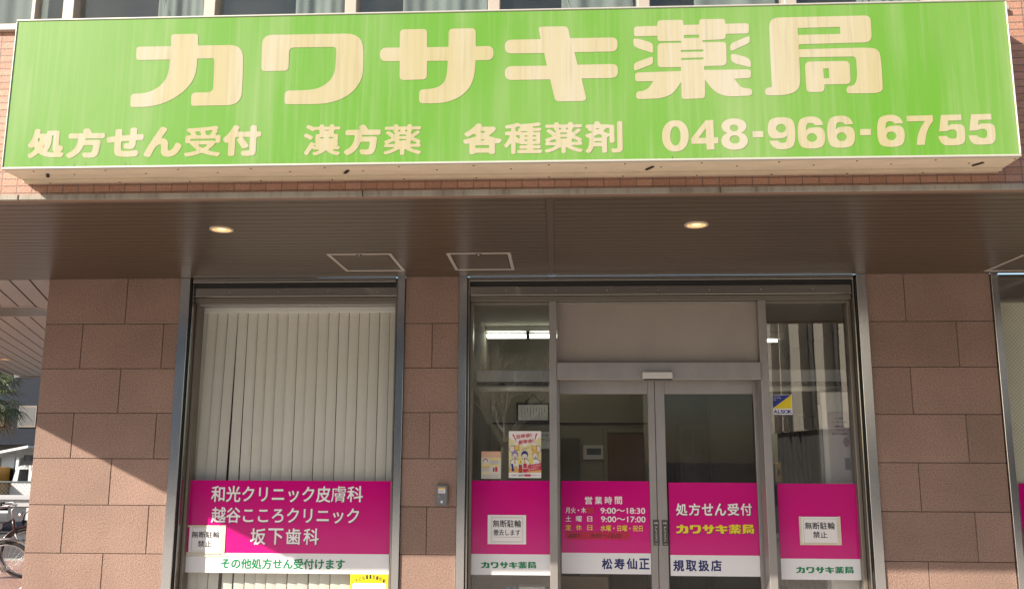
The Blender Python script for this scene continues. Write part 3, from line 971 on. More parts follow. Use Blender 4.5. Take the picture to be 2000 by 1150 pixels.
# ---- interior shell
IZ = 3.06
s = MB()
YB = 3.0
s.box(-0.82, -0.74, 0.30, YB + 0.1, 0, IZ, IWALL)                        # left wall
XW = X(1272, 850, YB)
s.box(-0.82, XW, YB, YB + 0.08, 0, IZ, IWALL)                            # back wall of the waiting room
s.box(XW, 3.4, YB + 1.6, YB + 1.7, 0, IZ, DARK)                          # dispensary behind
s.box(XW - 0.001, XW + 0.06, YB + 0.001, YB + 1.6, 0, IZ, IWALL)
xq = X(1388, 850, YB + 0.6)
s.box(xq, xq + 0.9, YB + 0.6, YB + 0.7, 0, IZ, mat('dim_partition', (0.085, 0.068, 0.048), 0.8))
xr_ = X(1640, 800, 0.9)
s.box(3.02, 3.1, 0.30, YB + 1.6, 0, IZ, IWALL)
s.build('interior_wall', BLD)
pr = MB(); zp = Z(1090, 826, YB - 0.01); pr.box(-0.73, XW, YB - 0.016, YB - 0.001, zp - 0.012, zp + 0.004, DARK); pr.build('picture_rail', BLD)
s = MB(); s.box(-4.2, 5.2, 0.23, YB + 1.8, IZ, IZ + 0.05, ICEIL); s.build('interior_ceiling', BLD)
s = MB(); s.box(-4.2, 5.2, 0.29, YB + 1.8, -0.05, 0.0, IFLOOR); s.build('interior_floor', BLD)
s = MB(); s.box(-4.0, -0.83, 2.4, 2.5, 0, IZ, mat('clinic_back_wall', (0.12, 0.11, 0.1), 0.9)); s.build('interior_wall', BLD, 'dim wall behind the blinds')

# ================================================================== the big sign
x0, x1 = -3.06, 2.445
z0, z1 = 3.298, 4.184
SG = thing('shop_sign', 'long green box sign with cream pharmacy name and phone number', 'sign', ((x0 + x1) / 2, YF, z0))
f = MB()
fw_ = 0.012
# case: top, sides, back
CASE = CREAM_CASE
EDGE = mat('sign_edge_trim', (0.5, 0.48, 0.42), 0.4, 0.2)
f.box(x0, x1, YS + 0.02, YF - 0.002, z1 - 0.01, z1, CASE)
f.box(x0, x0 + 0.01, YS + 0.02, YF - 0.002, z0, z1 - 0.0105, CASE)
f.box(x1 - 0.01, x1, YS + 0.02, YF - 0.002, z0, z1 - 0.0105, CASE)
f.box(x0, x1, YS, YS + 0.0195, z0 - 0.001, z0 + fw_, EDGE, 0.003)
f.box(x0, x1, YS, YS + 0.0195, z1 - fw_ * 0.8, z1 + 0.001, EDGE, 0.003)
f.box(x0, x0 + fw_ * 0.7, YS, YS + 0.0195, z0 + fw_ + 0.0005, z1 - fw_, EDGE, 0.003)
f.box(x1 - fw_ * 0.7, x1, YS, YS + 0.0195, z0 + fw_ + 0.0005, z1 - fw_, EDGE, 0.003)
f.build('sign_case', SG)
b = MB()
b.box(x0 + 0.011, x1 - 0.011, YS + 0.020, YS + 0.115, z0, z0 + 0.006, CASE)
b.box(x0 + 0.011, x1 - 0.011, YS + 0.119, YS + 0.19, z0 + 0.001, z0 + 0.007, CASE)
b.box(x0 + 0.011, x1 - 0.011, YS + 0.193, YF - 0.003, z0 - 0.016, z0 + 0.006, CASE)
b.box(x0 + 0.011, x1 - 0.011, YS + 0.1151, YS + 0.1929, z0 + 0.0075, z0 + 0.010, RUBBER)
for i in range(14):
    xx = x0 + 0.16 + i * 0.41
    for yy in (0.045, 0.108, 0.215):
        b.lathe((xx + (0.2 if yy == 0.108 else 0), YS + yy, z0 - (0.0185 if yy > 0.2 else 0.002)), [(0.0, 0), (0.005, 0), (0.006, 0.0025)], DARK, 8)
b.build('bottom_cover', SG, 'cream screwed cover plates on the underside')
for q in (105, 690, 1285, 1930):
    xx = X(q - 15, 340, YS + 0.1)
    h = MB(); h.obox((xx, YS + 0.118, z0 - 0.003), (0.007, 0.005, 0), (-0.016, 0.028, 0), (0, 0, 0.0025), DARK); h.build('latch', SG)
fp = MB(); fp.rc((x0 + 0.006, x1 - 0.006, z0 + 0.006, z1 - 0.006), YS + 0.006, SIGN_GREEN); fp.build('face_panel', SG)
# dirt along the lower edge, short soot streaks
dm = MB(); rr_ = random.Random(3)
SOOT = mat('soot', (0.16, 0.25, 0.10), 0.9)
for i in range(260):
    xx = x0 + 0.02 + (x1 - x0 - 0.04) * rr_.random()
    if rr_.random() > 0.25 + 0.75 * max(0, math.sin(xx * 2.1 + 1.0)): continue
    hh = 0.006 + 0.028 * rr_.random() ** 3
    wv = 0.0012 + 0.002 * rr_.random()
    dm.sheet([[(xx - wv, z0 + 0.011), (xx + wv, z0 + 0.011), (xx + wv * 0.3, z0 + 0.011 + hh)]], YS + 0.0052, SOOT)
dm.build('grime', SG, kind='stuff')

LOGO_W = []          # world loops of each character on the sign plane
for nm, ox, oy, scl, groups in LOGO:
    gl = []
    for loops in groups:
        wl = []
        for lp in loops:
            pts = rounded(lp)
            wl.append([(lambda v: (v.x, v.z))(at(ox + a / scl, oy + b_ / scl, YS)) for a, b_ in pts])
        gl.append(wl)
    LOGO_W.append(gl)
allp = [p for g_ in LOGO_W for w_ in g_ for l in w_ for p in l]
LX0, LX1 = min(p[0] for p in allp), max(p[0] for p in allp)
LZ0, LZ1 = min(p[1] for p in allp), max(p[1] for p in allp)
for g_ in LOGO_W:
    mb = MB()
    for w_ in g_:
        mb.sheet(w_, YS + 0.0045, SIGN_CREAM)
    mb.build('main_character', SG)
def logo(mb, r, Y, m):
    xa, xb, za, zb = r
    for g_ in LOGO_W:
        for w_ in g_:
            mb.sheet([[(xa + (p[0] - LX0) / (LX1 - LX0) * (xb - xa), za + (p[1] - LZ0) / (LZ1 - LZ0) * (zb - za)) for p in l] for l in w_], Y, m)

def sign_text(text, boxes, weight, soft, label=None):
    mb = MB()
    for ch, (a, b_, c, d_) in zip(text, boxes):
        put_px(mb, ch, a, b_, c, d_, YS + 0.0045, SIGN_CREAM, weight=weight if not isinstance(weight, dict) else weight.get(ch, weight['*']), soft=soft, res=110)
    mb.build('lettering', SG, label)
W_ = {'*': 0.056, '処': 0.048, '受': 0.030, '漢': 0.025, '薬': 0.023, '種': 0.025, '剤': 0.030, '各': 0.046, '付': 0.056}
# boxes measured from the enlargements (px)
sb = [(55, 252, 126, 309), (131, 251, 204, 309), (208, 250, 280, 307), (282.5, 248, 355, 307), (361, 246.5, 431, 306), (436, 245, 510, 305)]
sign_text('処方せん受付', sb, W_, 0.018, 'cream words at the lower left of the sign')
sb = [(593, 243.5, 665, 304), (672.5, 244, 743.5, 303), (750, 243, 823, 303)]
sign_text('漢方薬', sb, W_, 0.018, 'cream words left of centre on the sign')
sb = [(905, 241.5, 980, 301.5), (985, 240, 1059, 301), (1064, 239, 1138, 299.5), (1143.5, 237, 1216, 299)]
sign_text('各種薬剤', sb, W_, 0.018, 'cream words right of centre on the sign')
def ell(cx, cy, rx, ry, e=2.0, n=48):
    o = []
    for i in range(n):
        t = 2 * math.pi * i / n; c, d_ = math.cos(t), math.sin(t)
        o.append((cx + rx * math.copysign(abs(c) ** (2 / e), c), cy + ry * math.copysign(abs(d_) ** (2 / e), d_)))
    return o
SIX = [rounded(c_('336,190,0 243,195,0 228,176,20 192,166,30 140,172,45 134,253,0 160,224,40 210,220,60 300,212,90 356,262,90 356,400,110 300,460,100 110,464,120 44,400,120 34,190,120 80,96,120 300,88,110')), ell(203, 335, 57, 49)]
SEVEN = [rounded(c_('948,95,0 1250,86,0 1254,152,8 1210,215,60 1175,300,60 1160,428,0 1065,430,0 1075,330,60 1100,250,60 1158,155,0 955,160,0'))]
FIVE = [rounded(c_('1342,85,0 1575,78,0 1580,146,0 1429,150,0 1424,210,0 1450,193,20 1500,188,40 1612,194,85 1627,300,60 1622,422,110 1480,436,80 1345,432,90 1313,328,0 1412,325,0 1425,345,15 1470,358,30 1526,356,45 1530,260,55 1470,250,45 1440,258,20 1412,270,0 1323,275,0'))]
def sft(l, dx, dy): return [[(p[0] + dx, p[1] + dy) for p in q] for q in l]
DA, DB = (1280, 215), (1610, 210)
PHONE = [(DA, [ell(232, 296, 153, 180, 2.25), ell(232, 297, 59, 109, 2.2)], 0),
         (DA, [[(580, 115), (670, 112), (676, 312), (724, 311), (727, 381), (680, 383), (682, 452), (592, 455), (588, 386), (417, 388), (416, 322)], [(582, 210), (584, 316), (497, 319)]], 0),
         (DA, [ell(906, 184, 143, 89, 2.15), ell(907, 205, 48, 37, 2.2)], 0), (DA, [ell(913, 352, 153, 104, 2.15), ell(914, 337, 58, 46, 2.2)], 0.0004),
         (DA, [[(1117, 242), (1243, 239), (1247, 310), (1121, 314)]], 0),
         (DA, [[(1650 - p[0], 543 - p[1]) for p in q] for q in SIX], 0), (DA, sft(SIX, 1600, -20), 0), (DB, SIX, 0),
         (DB, [[(412, 247), (540, 244), (543, 315), (416, 318)]], 0), (DB, sft(SIX, 573, -10), 0), (DB, SEVEN, 0), (DB, FIVE, 0), (DB, sft(FIVE, 348, -8), 0)]
mb = MB()
for (ox, oy), loops, dy in PHONE:
    mb.sheet([[(lambda v: (v.x, v.z))(at(ox + p[0] / 5.8824, oy + p[1] / 5.8824, YS)) for p in l] for l in loops], YS + 0.0045 - dy, SIGN_CREAM)
mb.build('phone_number', SG, 'cream phone number at the right of the sign')

# ================================================================== ceiling fittings
def downlight(label, c, r=0.075, first=[None]):
    o = thing('downlight', label, 'ceiling light', (c.x, c.y, ZS), 'downlights set in the soffit')
    m = MB(); m.lathe((c.x, c.y, ZS), [(r * 1.06, -0.0005), (r * 1.03, -0.0006), (r * 1.03, -0.001)], RUBBER, 40)
    m.lathe((c.x, c.y, ZS), [(r * 1.02, -0.001), (r * 1.0, -0.010), (r * 0.84, -0.010), (r * 0.82, -0.004)], RINGM, 40); m.build('trim_ring', o)
    m = MB(); m.lathe((c.x, c.y, ZS), [(r * 0.815, -0.0072), (r * 0.6, -0.004), (r * 0.36, -0.003)], WARM, 32)
    m.build('reflector', o)
    m = MB(); m.lathe((c.x, c.y, ZS), [(r * 0.36, -0.0030), (r * 0.3, -0.0055), (0.0, -0.006)], mat('lit_bulb', (0.9, 0.8, 0.6), 0.4, emit=(1.0, 0.66, 0.25), estr=0.9), 24)
    m.build('bulb', o)
downlight('lit downlight in the brown soffit above the clinic window', atz(433, 447, ZS))
downlight('lit downlight in the brown soffit above the sliding doors', atz(1360, 438, ZS))
downlight('lit downlight in the pale passage ceiling at the left edge', atz(10, 701, ZS))

def hatch(label, xa, xb, ya, yb_, rot=None, latch=True):
    o = thing('access_hatch', label, 'hatch', ((xa + xb) / 2, (ya + yb_) / 2, ZS), 'access hatches in the ceiling')
    fwid = 0.026
    f = MB()
    for q in ((xa, xb, ya, ya + fwid), (xa, xb, yb_ - fwid, yb_), (xa, xa + fwid, ya + fwid + 0.0005, yb_ - fwid - 0.0005), (xb - fwid, xb, ya + fwid + 0.0005, yb_ - fwid - 0.0005)):
        f.box(q[0], q[1], q[2], q[3], ZS - 0.006, ZS - 0.0005, HATCHF, 0.0015)
    f2 = fwid + 0.004
    f.build('hatch_frame', o)
    q = MB(); i2 = fwid + 0.008
    q.box(xa + i2, xb - i2, ya + i2, yb_ - i2, ZS - 0.004, ZS - 0.0006, SOFFIT)
    for aa, bb in ((xa + i2 - 0.0075, xa + i2 - 0.0003), (xb - i2 + 0.0003, xb - i2 + 0.0075)):
        q.box(aa, bb, ya + fwid + 0.001, yb_ - fwid - 0.001, ZS - 0.0012, ZS - 0.0007, RUBBER)
    q.build('hatch_panel', o)
    k_ = MB()
    if latch:
        k_.box((xa + xb) / 2 - 0.02, (xa + xb) / 2 + 0.02, ya + 0.008, ya + 0.04, ZS - 0.010, ZS - 0.0065, RUBBER)
        k_.lathe(((xa + xb) / 2, ya + 0.024, ZS - 0.014), [(0.0, 0), (0.008, 0), (0.008, 0.004)], STEEL, 10)
    k_.build('latch', o)
    return o
hatch('access hatch in the soffit above the clinic window', -1.686, -1.203, -0.918, -0.280)
hatch('access hatch in the soffit left of the entrance', -0.799, -0.324, -0.912, -0.296)
hatch('access hatch in the soffit at the right edge', 3.42, 3.95, -0.70, -0.40 + 0.3)
a = atz(92, 606, ZS)
hatch('access hatch in the pale passage ceiling', a.x - 0.75, a.x + 0.02, a.y - 0.28, a.y + 0.42)

# ================================================================== window signs
def vsign(name, label, px_m, px_w, Y, lines=()):
    """magenta panel over a white panel, px rects"""
    r1, r2 = rect(*px_m, Y), rect(*px_w, Y)
    xa = min(r1[0], r2[0]) if False else (r1[0] + r2[0]) / 2
    xb = (r1[1] + r2[1]) / 2
    zc = (r1[2] + r2[3]) / 2
    o = thing(name, label, 'sign', ((xa + xb) / 2, Y, r2[2]), 'magenta and white signs stuck on the shop glass')
    m = MB(); m.rc((xa, xb, zc, r1[3]), Y, MAGENTA); m.build('magenta_panel', o)
    m = MB(); m.rc((xa, xb, r2[2], zc), Y, VWHITE); m.build('white_panel', o)
    for text, box_, mt, w_, s_, sh in lines:
        mb = MB()
        r_ = rect(*box_, Y)
        if text == 'LOGO':
            logo(mb, r_, Y - 0.0012, mt)
            if sh: logo(mb, (r_[0] + 0.004, r_[1] + 0.005, r_[2] - 0.005, r_[3] - 0.004), Y - 0.0006, LSHADE)
        else:
            items = text if isinstance(text, list) else [(text, box_)]
            for it in items:
                tx, bx = it[:2]
                w_i = it[2] if len(it) > 2 else w_
                q = rect(*bx, Y)
                put(mb, tx, q, Y - 0.0012, mt, weight=w_i, soft=s_, res=90)
                if sh: put(mb, tx, (q[0] + 0.004, q[1] + 0.006, q[2] - 0.006, q[3] - 0.003), Y - 0.0006, LSHADE, weight=w_i, soft=s_, res=90)
        mb.build('lettering', o)
    return o
YV = YG - 0.003
def spread(text, x0, y0, x1, y1, adv, w):
    return [(ch, (x0 + i * adv, y0, x0 + i * adv + w, y1)) for i, ch in enumerate(text)]
vsign('window_sign', 'magenta and white window sign naming two clinics and a dentist, on the clinic window', (359, 938, 763.5, 1080), (351.5, 1080, 759.5, 1118.8), YV, [
    ([('和光クリニック皮', (412.8, 948.5, 645.5, 980)), ('膚', (647, 948.5, 676, 980), 0.004), ('科', (678.5, 948.5, 708.7, 980))], (0, 0, 0, 0), LWHITE, 0.02, 0.012, True),
    ('越谷こころクリニック', (412.8, 990.3, 701, 1021), LWHITE, 0.02, 0.012, True),
    (spread('坂下歯科', 489, 1031, 518, 1063, 34.6, 29.7), (0, 0, 0, 0), LWHITE, 0.02, 0.012, True),
    ('その他処方せん受付けます', (431.7, 1090, 674, 1110.7), LGREEN, 0.034, 0.006, False)])
vsign('window_sign', 'magenta and white sign with small green name, on the pane left of the doors', (915.5, 938, 1073.3, 1081.5), (912, 1081.5, 1075.5, 1122), YV, [
    ('LOGO', (939.6, 1096, 1047, 1109), LGREEN, 0, 0, False)])
YVD = 0.259
vsign('window_sign', 'magenta sign with opening hours and yellow closing days, on the left door', (1096.3, 939, 1269, 1079), (1097.3, 1079.5, 1272, 1120), YVD, [
    (spread('営業時間', 1142.6, 969, 0, 984, 19.4, 14), (0, 0, 0, 0), LWHITE, 0.02, 0.01, False),
    ([('月火・木', (1104.6, 990, 1144.7, 1001.4)), ('9:00〜18:30', (1173, 991, 1260, 1002.4))], (0, 0, 0, 0), LWHITE, 0.018, 0.006, False),
    ([('土', (1104.6, 1007, 1115.5, 1017.6)), ('曜', (1125, 1007, 1136.5, 1018)), ('日', (1147, 1007.5, 1156.6, 1018)), ('9:00〜17:00', (1174, 1007.7, 1260.6, 1019))], (0, 0, 0, 0), LWHITE, 0.018, 0.006, False),
    ([('定', (1104.6, 1024, 1115.5, 1035)), ('休', (1125, 1024, 1136.5, 1035)), ('日', (1147, 1024.5, 1156.6, 1034.8)), ('水曜・日曜・祝日', (1173, 1025, 1255, 1036.7))], (0, 0, 0, 0), LYELLOW, 0.018, 0.006, False),
    (spread('松寿仙正', 1175.5, 1089.6, 0, 1111, 24.2, 20.5), (0, 0, 0, 0), LNAVY, 0.036, 0.008, False)])
vsign('window_sign', 'magenta sign with a large yellow pharmacy name, on the right door', (1306.5, 942, 1481, 1083.5), (1310.5, 1084, 1484.5, 1124.5), YVD, [
    (spread('処方せん受付', 1320.4, 982.5, 0, 1006, 25.2, 22), (0, 0, 0, 0), LWHITE, 0.026, 0.012, True),
    ('LOGO', (1321, 1023.4, 1472.7, 1041.3), LYELLOW, 0, 0, True),
    (spread('規取扱店', 1315, 1092.7, 0, 1114.8, 24.5, 21), (0, 0, 0, 0), LNAVY, 0.036, 0.008, False)])
vsign('window_sign', 'magenta and white sign with small green name, on the pane right of the doors', (1519.5, 944, 1686, 1090.5), (1527.5, 1090.5, 1696, 1131.5), YV, [
    ('LOGO', (1555, 1105.5, 1667, 1118.7), LGREEN, 0, 0, False)])
rv = thing('window_sign', 'sliver of magenta sign on the wired window at the right edge', 'sign', (X(1996, 1000, YV), YV, 0.9), 'magenta and white signs stuck on the shop glass')
m = MB(); q = rect(1996, 944, 2300, 1092, YV); m.rc(q, YV, MAGENTA); m.build('magenta_panel', rv)
m = MB(); q2 = rect(1996, 1092, 2300, 1132, YV); m.rc((q[0], q[1], q2[2], q[2]), YV, VWHITE); m.build('white_panel', rv)

# ================================================================== paper notices
def frame_lines(mb, r, Y, t_, m):
    x0, x1, z0, z1 = r
    mb.rc((x0, x1, z0, z0 + t_), Y, m); mb.rc((x0, x1, z1 - t_, z1), Y, m)
    mb.rc((x0, x0 + t_, z0 + t_, z1 - t_), Y, m); mb.rc((x1 - t_, x1, z0 + t_, z1 - t_), Y, m)
def notice(label, px, lines, Y, tape=0.0, under=False, tapes=()):
    r_ = rect(*px, Y)
    o = thing('paper_notice', label, 'notice', ((r_[0] + r_[1]) / 2, Y, r_[2]), 'no bicycle parking notices taped to the glass')
    m = MB(); m.box(r_[0], r_[1], Y - 0.0008, Y, r_[2], r_[3], PAPER)
    iw = (r_[1] - r_[0]); ih = (r_[3] - r_[2])
    q = (r_[0] + iw * 0.09, r_[1] - iw * 0.08, r_[2] + ih * 0.07, r_[3] - ih * 0.07)
    frame_lines(m, q, Y - 0.0014, 0.0016, INK_RED)
    if under:
        q3 = (q[0] + 0.008, q[1] - 0.008, q[2] + 0.006, q[3] - 0.006)
        frame_lines(m, q3, Y - 0.0014, 0.001, INK_RED)
        m.rc((q[0] + 0.02, q[1] - 0.02, q[2] + ih * 0.17, q[2] + ih * 0.18), Y - 0.0014, INK_RED)
    m.build('sheet', o)
    m = MB()
    for tx, bx in lines: put_px(m, tx, *bx, Y - 0.0016, INK, weight=0.02, soft=0.004, res=90)
    m.build('lettering', o)
    if tapes:
        m = MB()
        for i, b_ in enumerate(tapes): m.rc(rect(*b_, Y), Y - 0.0018 - i * 0.0002, PAPER_TAPE)
        m.build('tape', o)
YN = YV - 0.004
notice('white notice taped low on the left of the clinic window', (369, 1026, 433, 1079),
       [('無断駐輪', (374.5, 1037, 429, 1049.5)), ('禁止', (386.5, 1055, 413, 1067.5))], YN,
       tapes=((431.5, 1025, 440, 1080), (367, 1025, 431, 1028.5), (364, 1077.5, 431, 1081), (362, 1083, 443, 1086)))
notice('white double framed notice with underline, on the sign left of the doors', (952.5, 1005, 1027.5, 1062),
       [('無断駐輪', (962.5, 1014.5, 1018, 1029)), ('撤去します', (963.7, 1033, 1016, 1045))], YN, under=True)
notice('white notice with yellowed edges, on the sign right of the doors', (1562.5, 1008.5, 1642, 1063.5),
       [('無断駐輪', (1572, 1019, 1630.5, 1033)), ('禁止', (1588, 1037, 1616, 1050))], YN,
       tapes=((1561.3, 1007.5, 1566, 1063.5), (1636.5, 1008, 1642.5, 1063), (1566.2, 1059.5, 1636, 1063.6)))

def tape_strip(label, px, Y, lines=()):
    r_ = rect(*px, Y)
    o = thing('tape_strip', label, 'tape', ((r_[0] + r_[1]) / 2, Y, r_[2]))
    m = MB(); m.box(r_[0], r_[1], Y - 0.0006, Y, r_[2], r_[3], REDTAPE); m.build('tape', o)
    if lines:
        m = MB()
        for tx, bx, sl in lines: put_px(m, tx, *bx, Y - 0.0010, INK, slant=sl, weight=0.012, soft=0.008)
        m.build('handwriting', o)
YT = YVD - 0.002
tape_strip('red tape strip with handwritten hours below the yellow closing days', (1105.6, 1038, 1228.5, 1052.5), YT,
           [('金曜日', (1109, 1041, 1131, 1049.5), 0.012), ('9:00〜18:00', (1152.4, 1041.3, 1211.9, 1049.7), 0.012)])
tape_strip('small square of red tape hiding a weekday in the hours list', (1145.5, 989.6, 1160, 1002), YT)

# ================================================================== posters and stickers
def poster_xy(px, Y):
    x0, x1, z0, z1 = rect(*px, Y)
    def uv(u, v): return (x0 + (x1 - x0) * u, z1 + (z0 - z1) * v)
    return x0, x1, z0, z1, uv
YP = YG - 0.003
# big year-end party poster
x0_, x1_, z0_, z1_, uv = poster_xy((993.7, 841.5, 1057, 932.8), YP)
PO = thing('poster', 'colourful drinking party poster with three cheering cartoon people, left of the doors', 'poster', ((x0_ + x1_) / 2, YP, z0_))
m = MB(); m.box(x0_, x1_, YP - 0.0008, YP, z0_, z1_, PAPER); m.build('sheet', PO)
PYEL = mat('print_pale_yellow', (0.74, 0.66, 0.36), 0.5); PORA = mat('print_orange', (0.70, 0.42, 0.12), 0.5)
PRED = mat('print_red', (0.55, 0.02, 0.05), 0.5); PNAV = mat('print_navy', (0.03, 0.04, 0.20), 0.5)
PPUR = mat('print_purple', (0.30, 0.24, 0.42), 0.5); PSKIN = mat('print_skin', (0.72, 0.66, 0.60), 0.5)
PYE2 = mat('print_yellow', (0.78, 0.66, 0.10), 0.5); PGRY = mat('print_grey', (0.45, 0.45, 0.46), 0.5)
PBRN = mat('print_brown', (0.20, 0.06, 0.05), 0.5)
layer = [YP - 0.0010]
def lay(): layer[0] -= 0.00012; return layer[0]
def ppoly(mb, pts, m): mb.sheet([[uv(*p) for p in pts]], lay(), m)
def pell(mb, u, v, ru, rv, m, a0=0, a1=360, n=20):
    pts = [(u + ru * math.cos(R(a0 + (a1 - a0) * i / n)), v - rv * math.sin(R(a0 + (a1 - a0) * i / n))) for i in range(n + (a1 - a0 < 360))]
    ppoly(mb, pts, m)
def ptext(mb, tx, u0, v0, u1, v1, m, slant=0.0, tilt=0.0, w=0.0):
    V, F = ink(tx, w, 0.006 if w else 0.0)
    yy = lay()
    P_ = []
    for a, b_ in V:
        uu, vv = u0 + (u1 - u0) * a, v1 + (v0 - v1) * b_ - tilt * a
        p = uv(uu, vv); P_.append((p[0], yy, p[1]))
    mb.add(P_, F, m)
m = MB()
ppoly(m, [(0.0, 0.14), (0.5, 0.33), (1.0, 0.12), (1.0, 0.885), (0.0, 0.885)], PYEL)
ppoly(m, [(0.0, 0.78), (1.0, 0.74), (1.0, 0.885), (0.0, 0.885)], PORA)
ppoly(m, [(0.10, 0.07), (0.145, 0.065), (0.235, 0.205), (0.215, 0.21)], PRED)
ppoly(m, [(0.84, 0.045), (0.885, 0.05), (0.815, 0.19), (0.795, 0.185)], PRED)
for k_ in range(9):
    a_ = R(20 + k_ * 17)
    c_u, c_v = 0.5, 0.42
    if 2 < k_ < 6: continue
    u1, v1 = c_u + 0.47 * math.cos(a_), c_v - 0.26 * math.sin(a_)
    u2, v2 = c_u + 0.53 * math.cos(a_), c_v - 0.30 * math.sin(a_)
    ppoly(m, [(u1, v1), (u1 + 0.008, v1 + 0.003), (u2, v2)], PGRY)
m.build('printed_background', PO)
m = MB()
for cx_, sgn in ((0.24, 1), (0.78, -1)):            # beer mugs with hands
    pell(m, cx_ - sgn * 0.13, 0.385, 0.085, 0.075, INK); pell(m, cx_ - sgn * 0.13, 0.385, 0.075, 0.066, PSKIN)
    ppoly(m, [(cx_ - 0.08, 0.285), (cx_ + 0.075, 0.275), (cx_ + 0.09, 0.415), (cx_ - 0.07, 0.42)], INK)
    ppoly(m, [(cx_ - 0.07, 0.29), (cx_ + 0.068, 0.28), (cx_ + 0.08, 0.408), (cx_ - 0.062, 0.413)], PORA)
    pell(m, cx_, 0.275, 0.095, 0.03, VWHITE)
    for j_ in (-0.03, 0.0, 0.035):
        ppoly(m, [(cx_ + j_, 0.31), (cx_ + j_ + 0.012, 0.31), (cx_ + j_ + 0.02, 0.40), (cx_ + j_ + 0.008, 0.40)], PYE2)
for cx_, cy_, hair, body in ((0.19, 0.53, PPUR, 0.0), (0.49, 0.535, PNAV, 0.0), (0.82, 0.52, PORA, 0.0)):
    ppoly(m, [(cx_ - 0.16, 0.80), (cx_ - 0.14, 0.64), (cx_ - 0.05, 0.595), (cx_ + 0.05, 0.595), (cx_ + 0.15, 0.64), (cx_ + 0.16, 0.80)], INK)
    ppoly(m, [(cx_ - 0.148, 0.80), (cx_ - 0.128, 0.645), (cx_ - 0.045, 0.603), (cx_ + 0.045, 0.603), (cx_ + 0.138, 0.645), (cx_ + 0.148, 0.80)], VWHITE)
    if cx_ < 0.6: ppoly(m, [(cx_ - 0.018, 0.61), (cx_ + 0.022, 0.61), (cx_ + 0.03, 0.69), (cx_, 0.71), (cx_ - 0.025, 0.69)], PORA)
    pell(m, cx_, cy_ - 0.03, 0.105, 0.085, hair)
    pell(m, cx_, cy_ + 0.012, 0.088, 0.066, INK)
    pell(m, cx_, cy_ + 0.012, 0.080, 0.060, PSKIN)
    pell(m, cx_, cy_ - 0.045, 0.098, 0.052, hair, 0, 180)
    for j_ in (-0.035, 0.035):
        pell(m, cx_ + j_, cy_ + 0.004, 0.020 if cx_ < 0.3 else 0.012, 0.012 if cx_ < 0.3 else 0.005, INK, n=12)
        if cx_ < 0.3: pell(m, cx_ + j_, cy_ + 0.004, 0.013, 0.008, PSKIN, n=12)
    pell(m, cx_ + 0.006, cy_ + 0.046, 0.026, 0.018, PBRN, n=14)
ppoly(m, [(0.30, 0.60), (0.42, 0.60), (0.42, 0.71), (0.30, 0.71)], PYE2); ptext(m, '♪', 0.34, 0.63, 0.385, 0.685, INK)
ppoly(m, [(0.63, 0.61), (0.75, 0.60), (0.75, 0.69), (0.63, 0.70)], PYE2)
ppoly(m, [(0.07, 0.70), (0.13, 0.70), (0.17, 0.85), (0.10, 0.865)], PNAV)
pell(m, 0.22, 0.79, 0.05, 0.05, PORA); 
ppoly(m, [(0.31, 0.72), (0.41, 0.72), (0.42, 0.89), (0.31, 0.89)], PBRN)
ppoly(m, [(0.315, 0.78), (0.415, 0.78), (0.417, 0.86), (0.315, 0.86)], PRED)
ppoly(m, [(0.45, 0.695), (0.555, 0.69), (0.565, 0.885), (0.45, 0.885)], PRED)
ppoly(m, [(0.46, 0.79), (0.55, 0.785), (0.552, 0.80), (0.46, 0.805)], VWHITE)
m.build('printed_figures', PO)
m = MB()
ptext(m, '忘年会!', 0.22, 0.085, 0.70, 0.17, PRED, tilt=0.045, w=0.03)
ptext(m, '新年会!', 0.30, 0.205, 0.76, 0.295, PRED, tilt=0.05, w=0.03)
ptext(m, 'KANPAI', 0.40, 0.385, 0.64, 0.41, INK, tilt=0.05)
ppoly(m, [(0.58, 0.73), (1.0, 0.68), (1.0, 0.75), (0.58, 0.79)], PRED)
ppoly(m, [(0.57, 0.795), (1.0, 0.755), (1.0, 0.825), (0.57, 0.86)], PRED)
ptext(m, 'こんな時の', 0.61, 0.735, 0.98, 0.775, VWHITE, tilt=0.035)
ptext(m, '飲み過ぎに...', 0.60, 0.80, 0.97, 0.845, VWHITE, tilt=0.035)
ptext(m, '二日酔い', 0.03, 0.925, 0.27, 0.96, INK, w=0.01)
ptext(m, '脂肪肝', 0.30, 0.925, 0.46, 0.965, INK, w=0.02)
ppoly(m, [(0.48, 0.925), (0.68, 0.925), (0.68, 0.965), (0.48, 0.965)], PRED)
ptext(m, 'ミラグレーン', 0.70, 0.925, 0.97, 0.962, INK, w=0.01)
m.build('lettering', PO)
# small leaflet
x0_, x1_, z0_, z1_, uv = poster_xy((940.2, 881, 978, 934.3), YP)
PO2 = thing('leaflet', 'small leaflet with a peach coloured band, left of the party poster', 'leaflet', ((x0_ + x1_) / 2, YP, z0_))
m = MB(); m.box(x0_, x1_, YP - 0.0008, YP, z0_, z1_, mat('leaflet_paper', (0.66, 0.62, 0.55), 0.7)); m.build('sheet', PO2)
layer[0] = YP - 0.001
m = MB()
ppoly(m, [(0, 0), (1, 0), (1, 0.23), (0, 0.23)], mat('print_peach', (0.68, 0.40, 0.26), 0.6))
for v in (0.05, 0.1, 0.15, 0.2): ppoly(m, [(0.03, v), (0.97, v), (0.97, v + 0.012), (0.03, v + 0.012)], mat('print_peach_pale', (0.70, 0.50, 0.38), 0.6))
ppoly(m, [(0.42, 0.255), (0.98, 0.255), (0.98, 0.31), (0.42, 0.31)], PYE2)
ppoly(m, [(0.02, 0.49), (0.98, 0.49), (0.98, 0.53), (0.02, 0.53)], PYE2)
ppoly(m, [(0.02, 0.76), (0.42, 0.76), (0.42, 0.82), (0.02, 0.82)], PYEL)
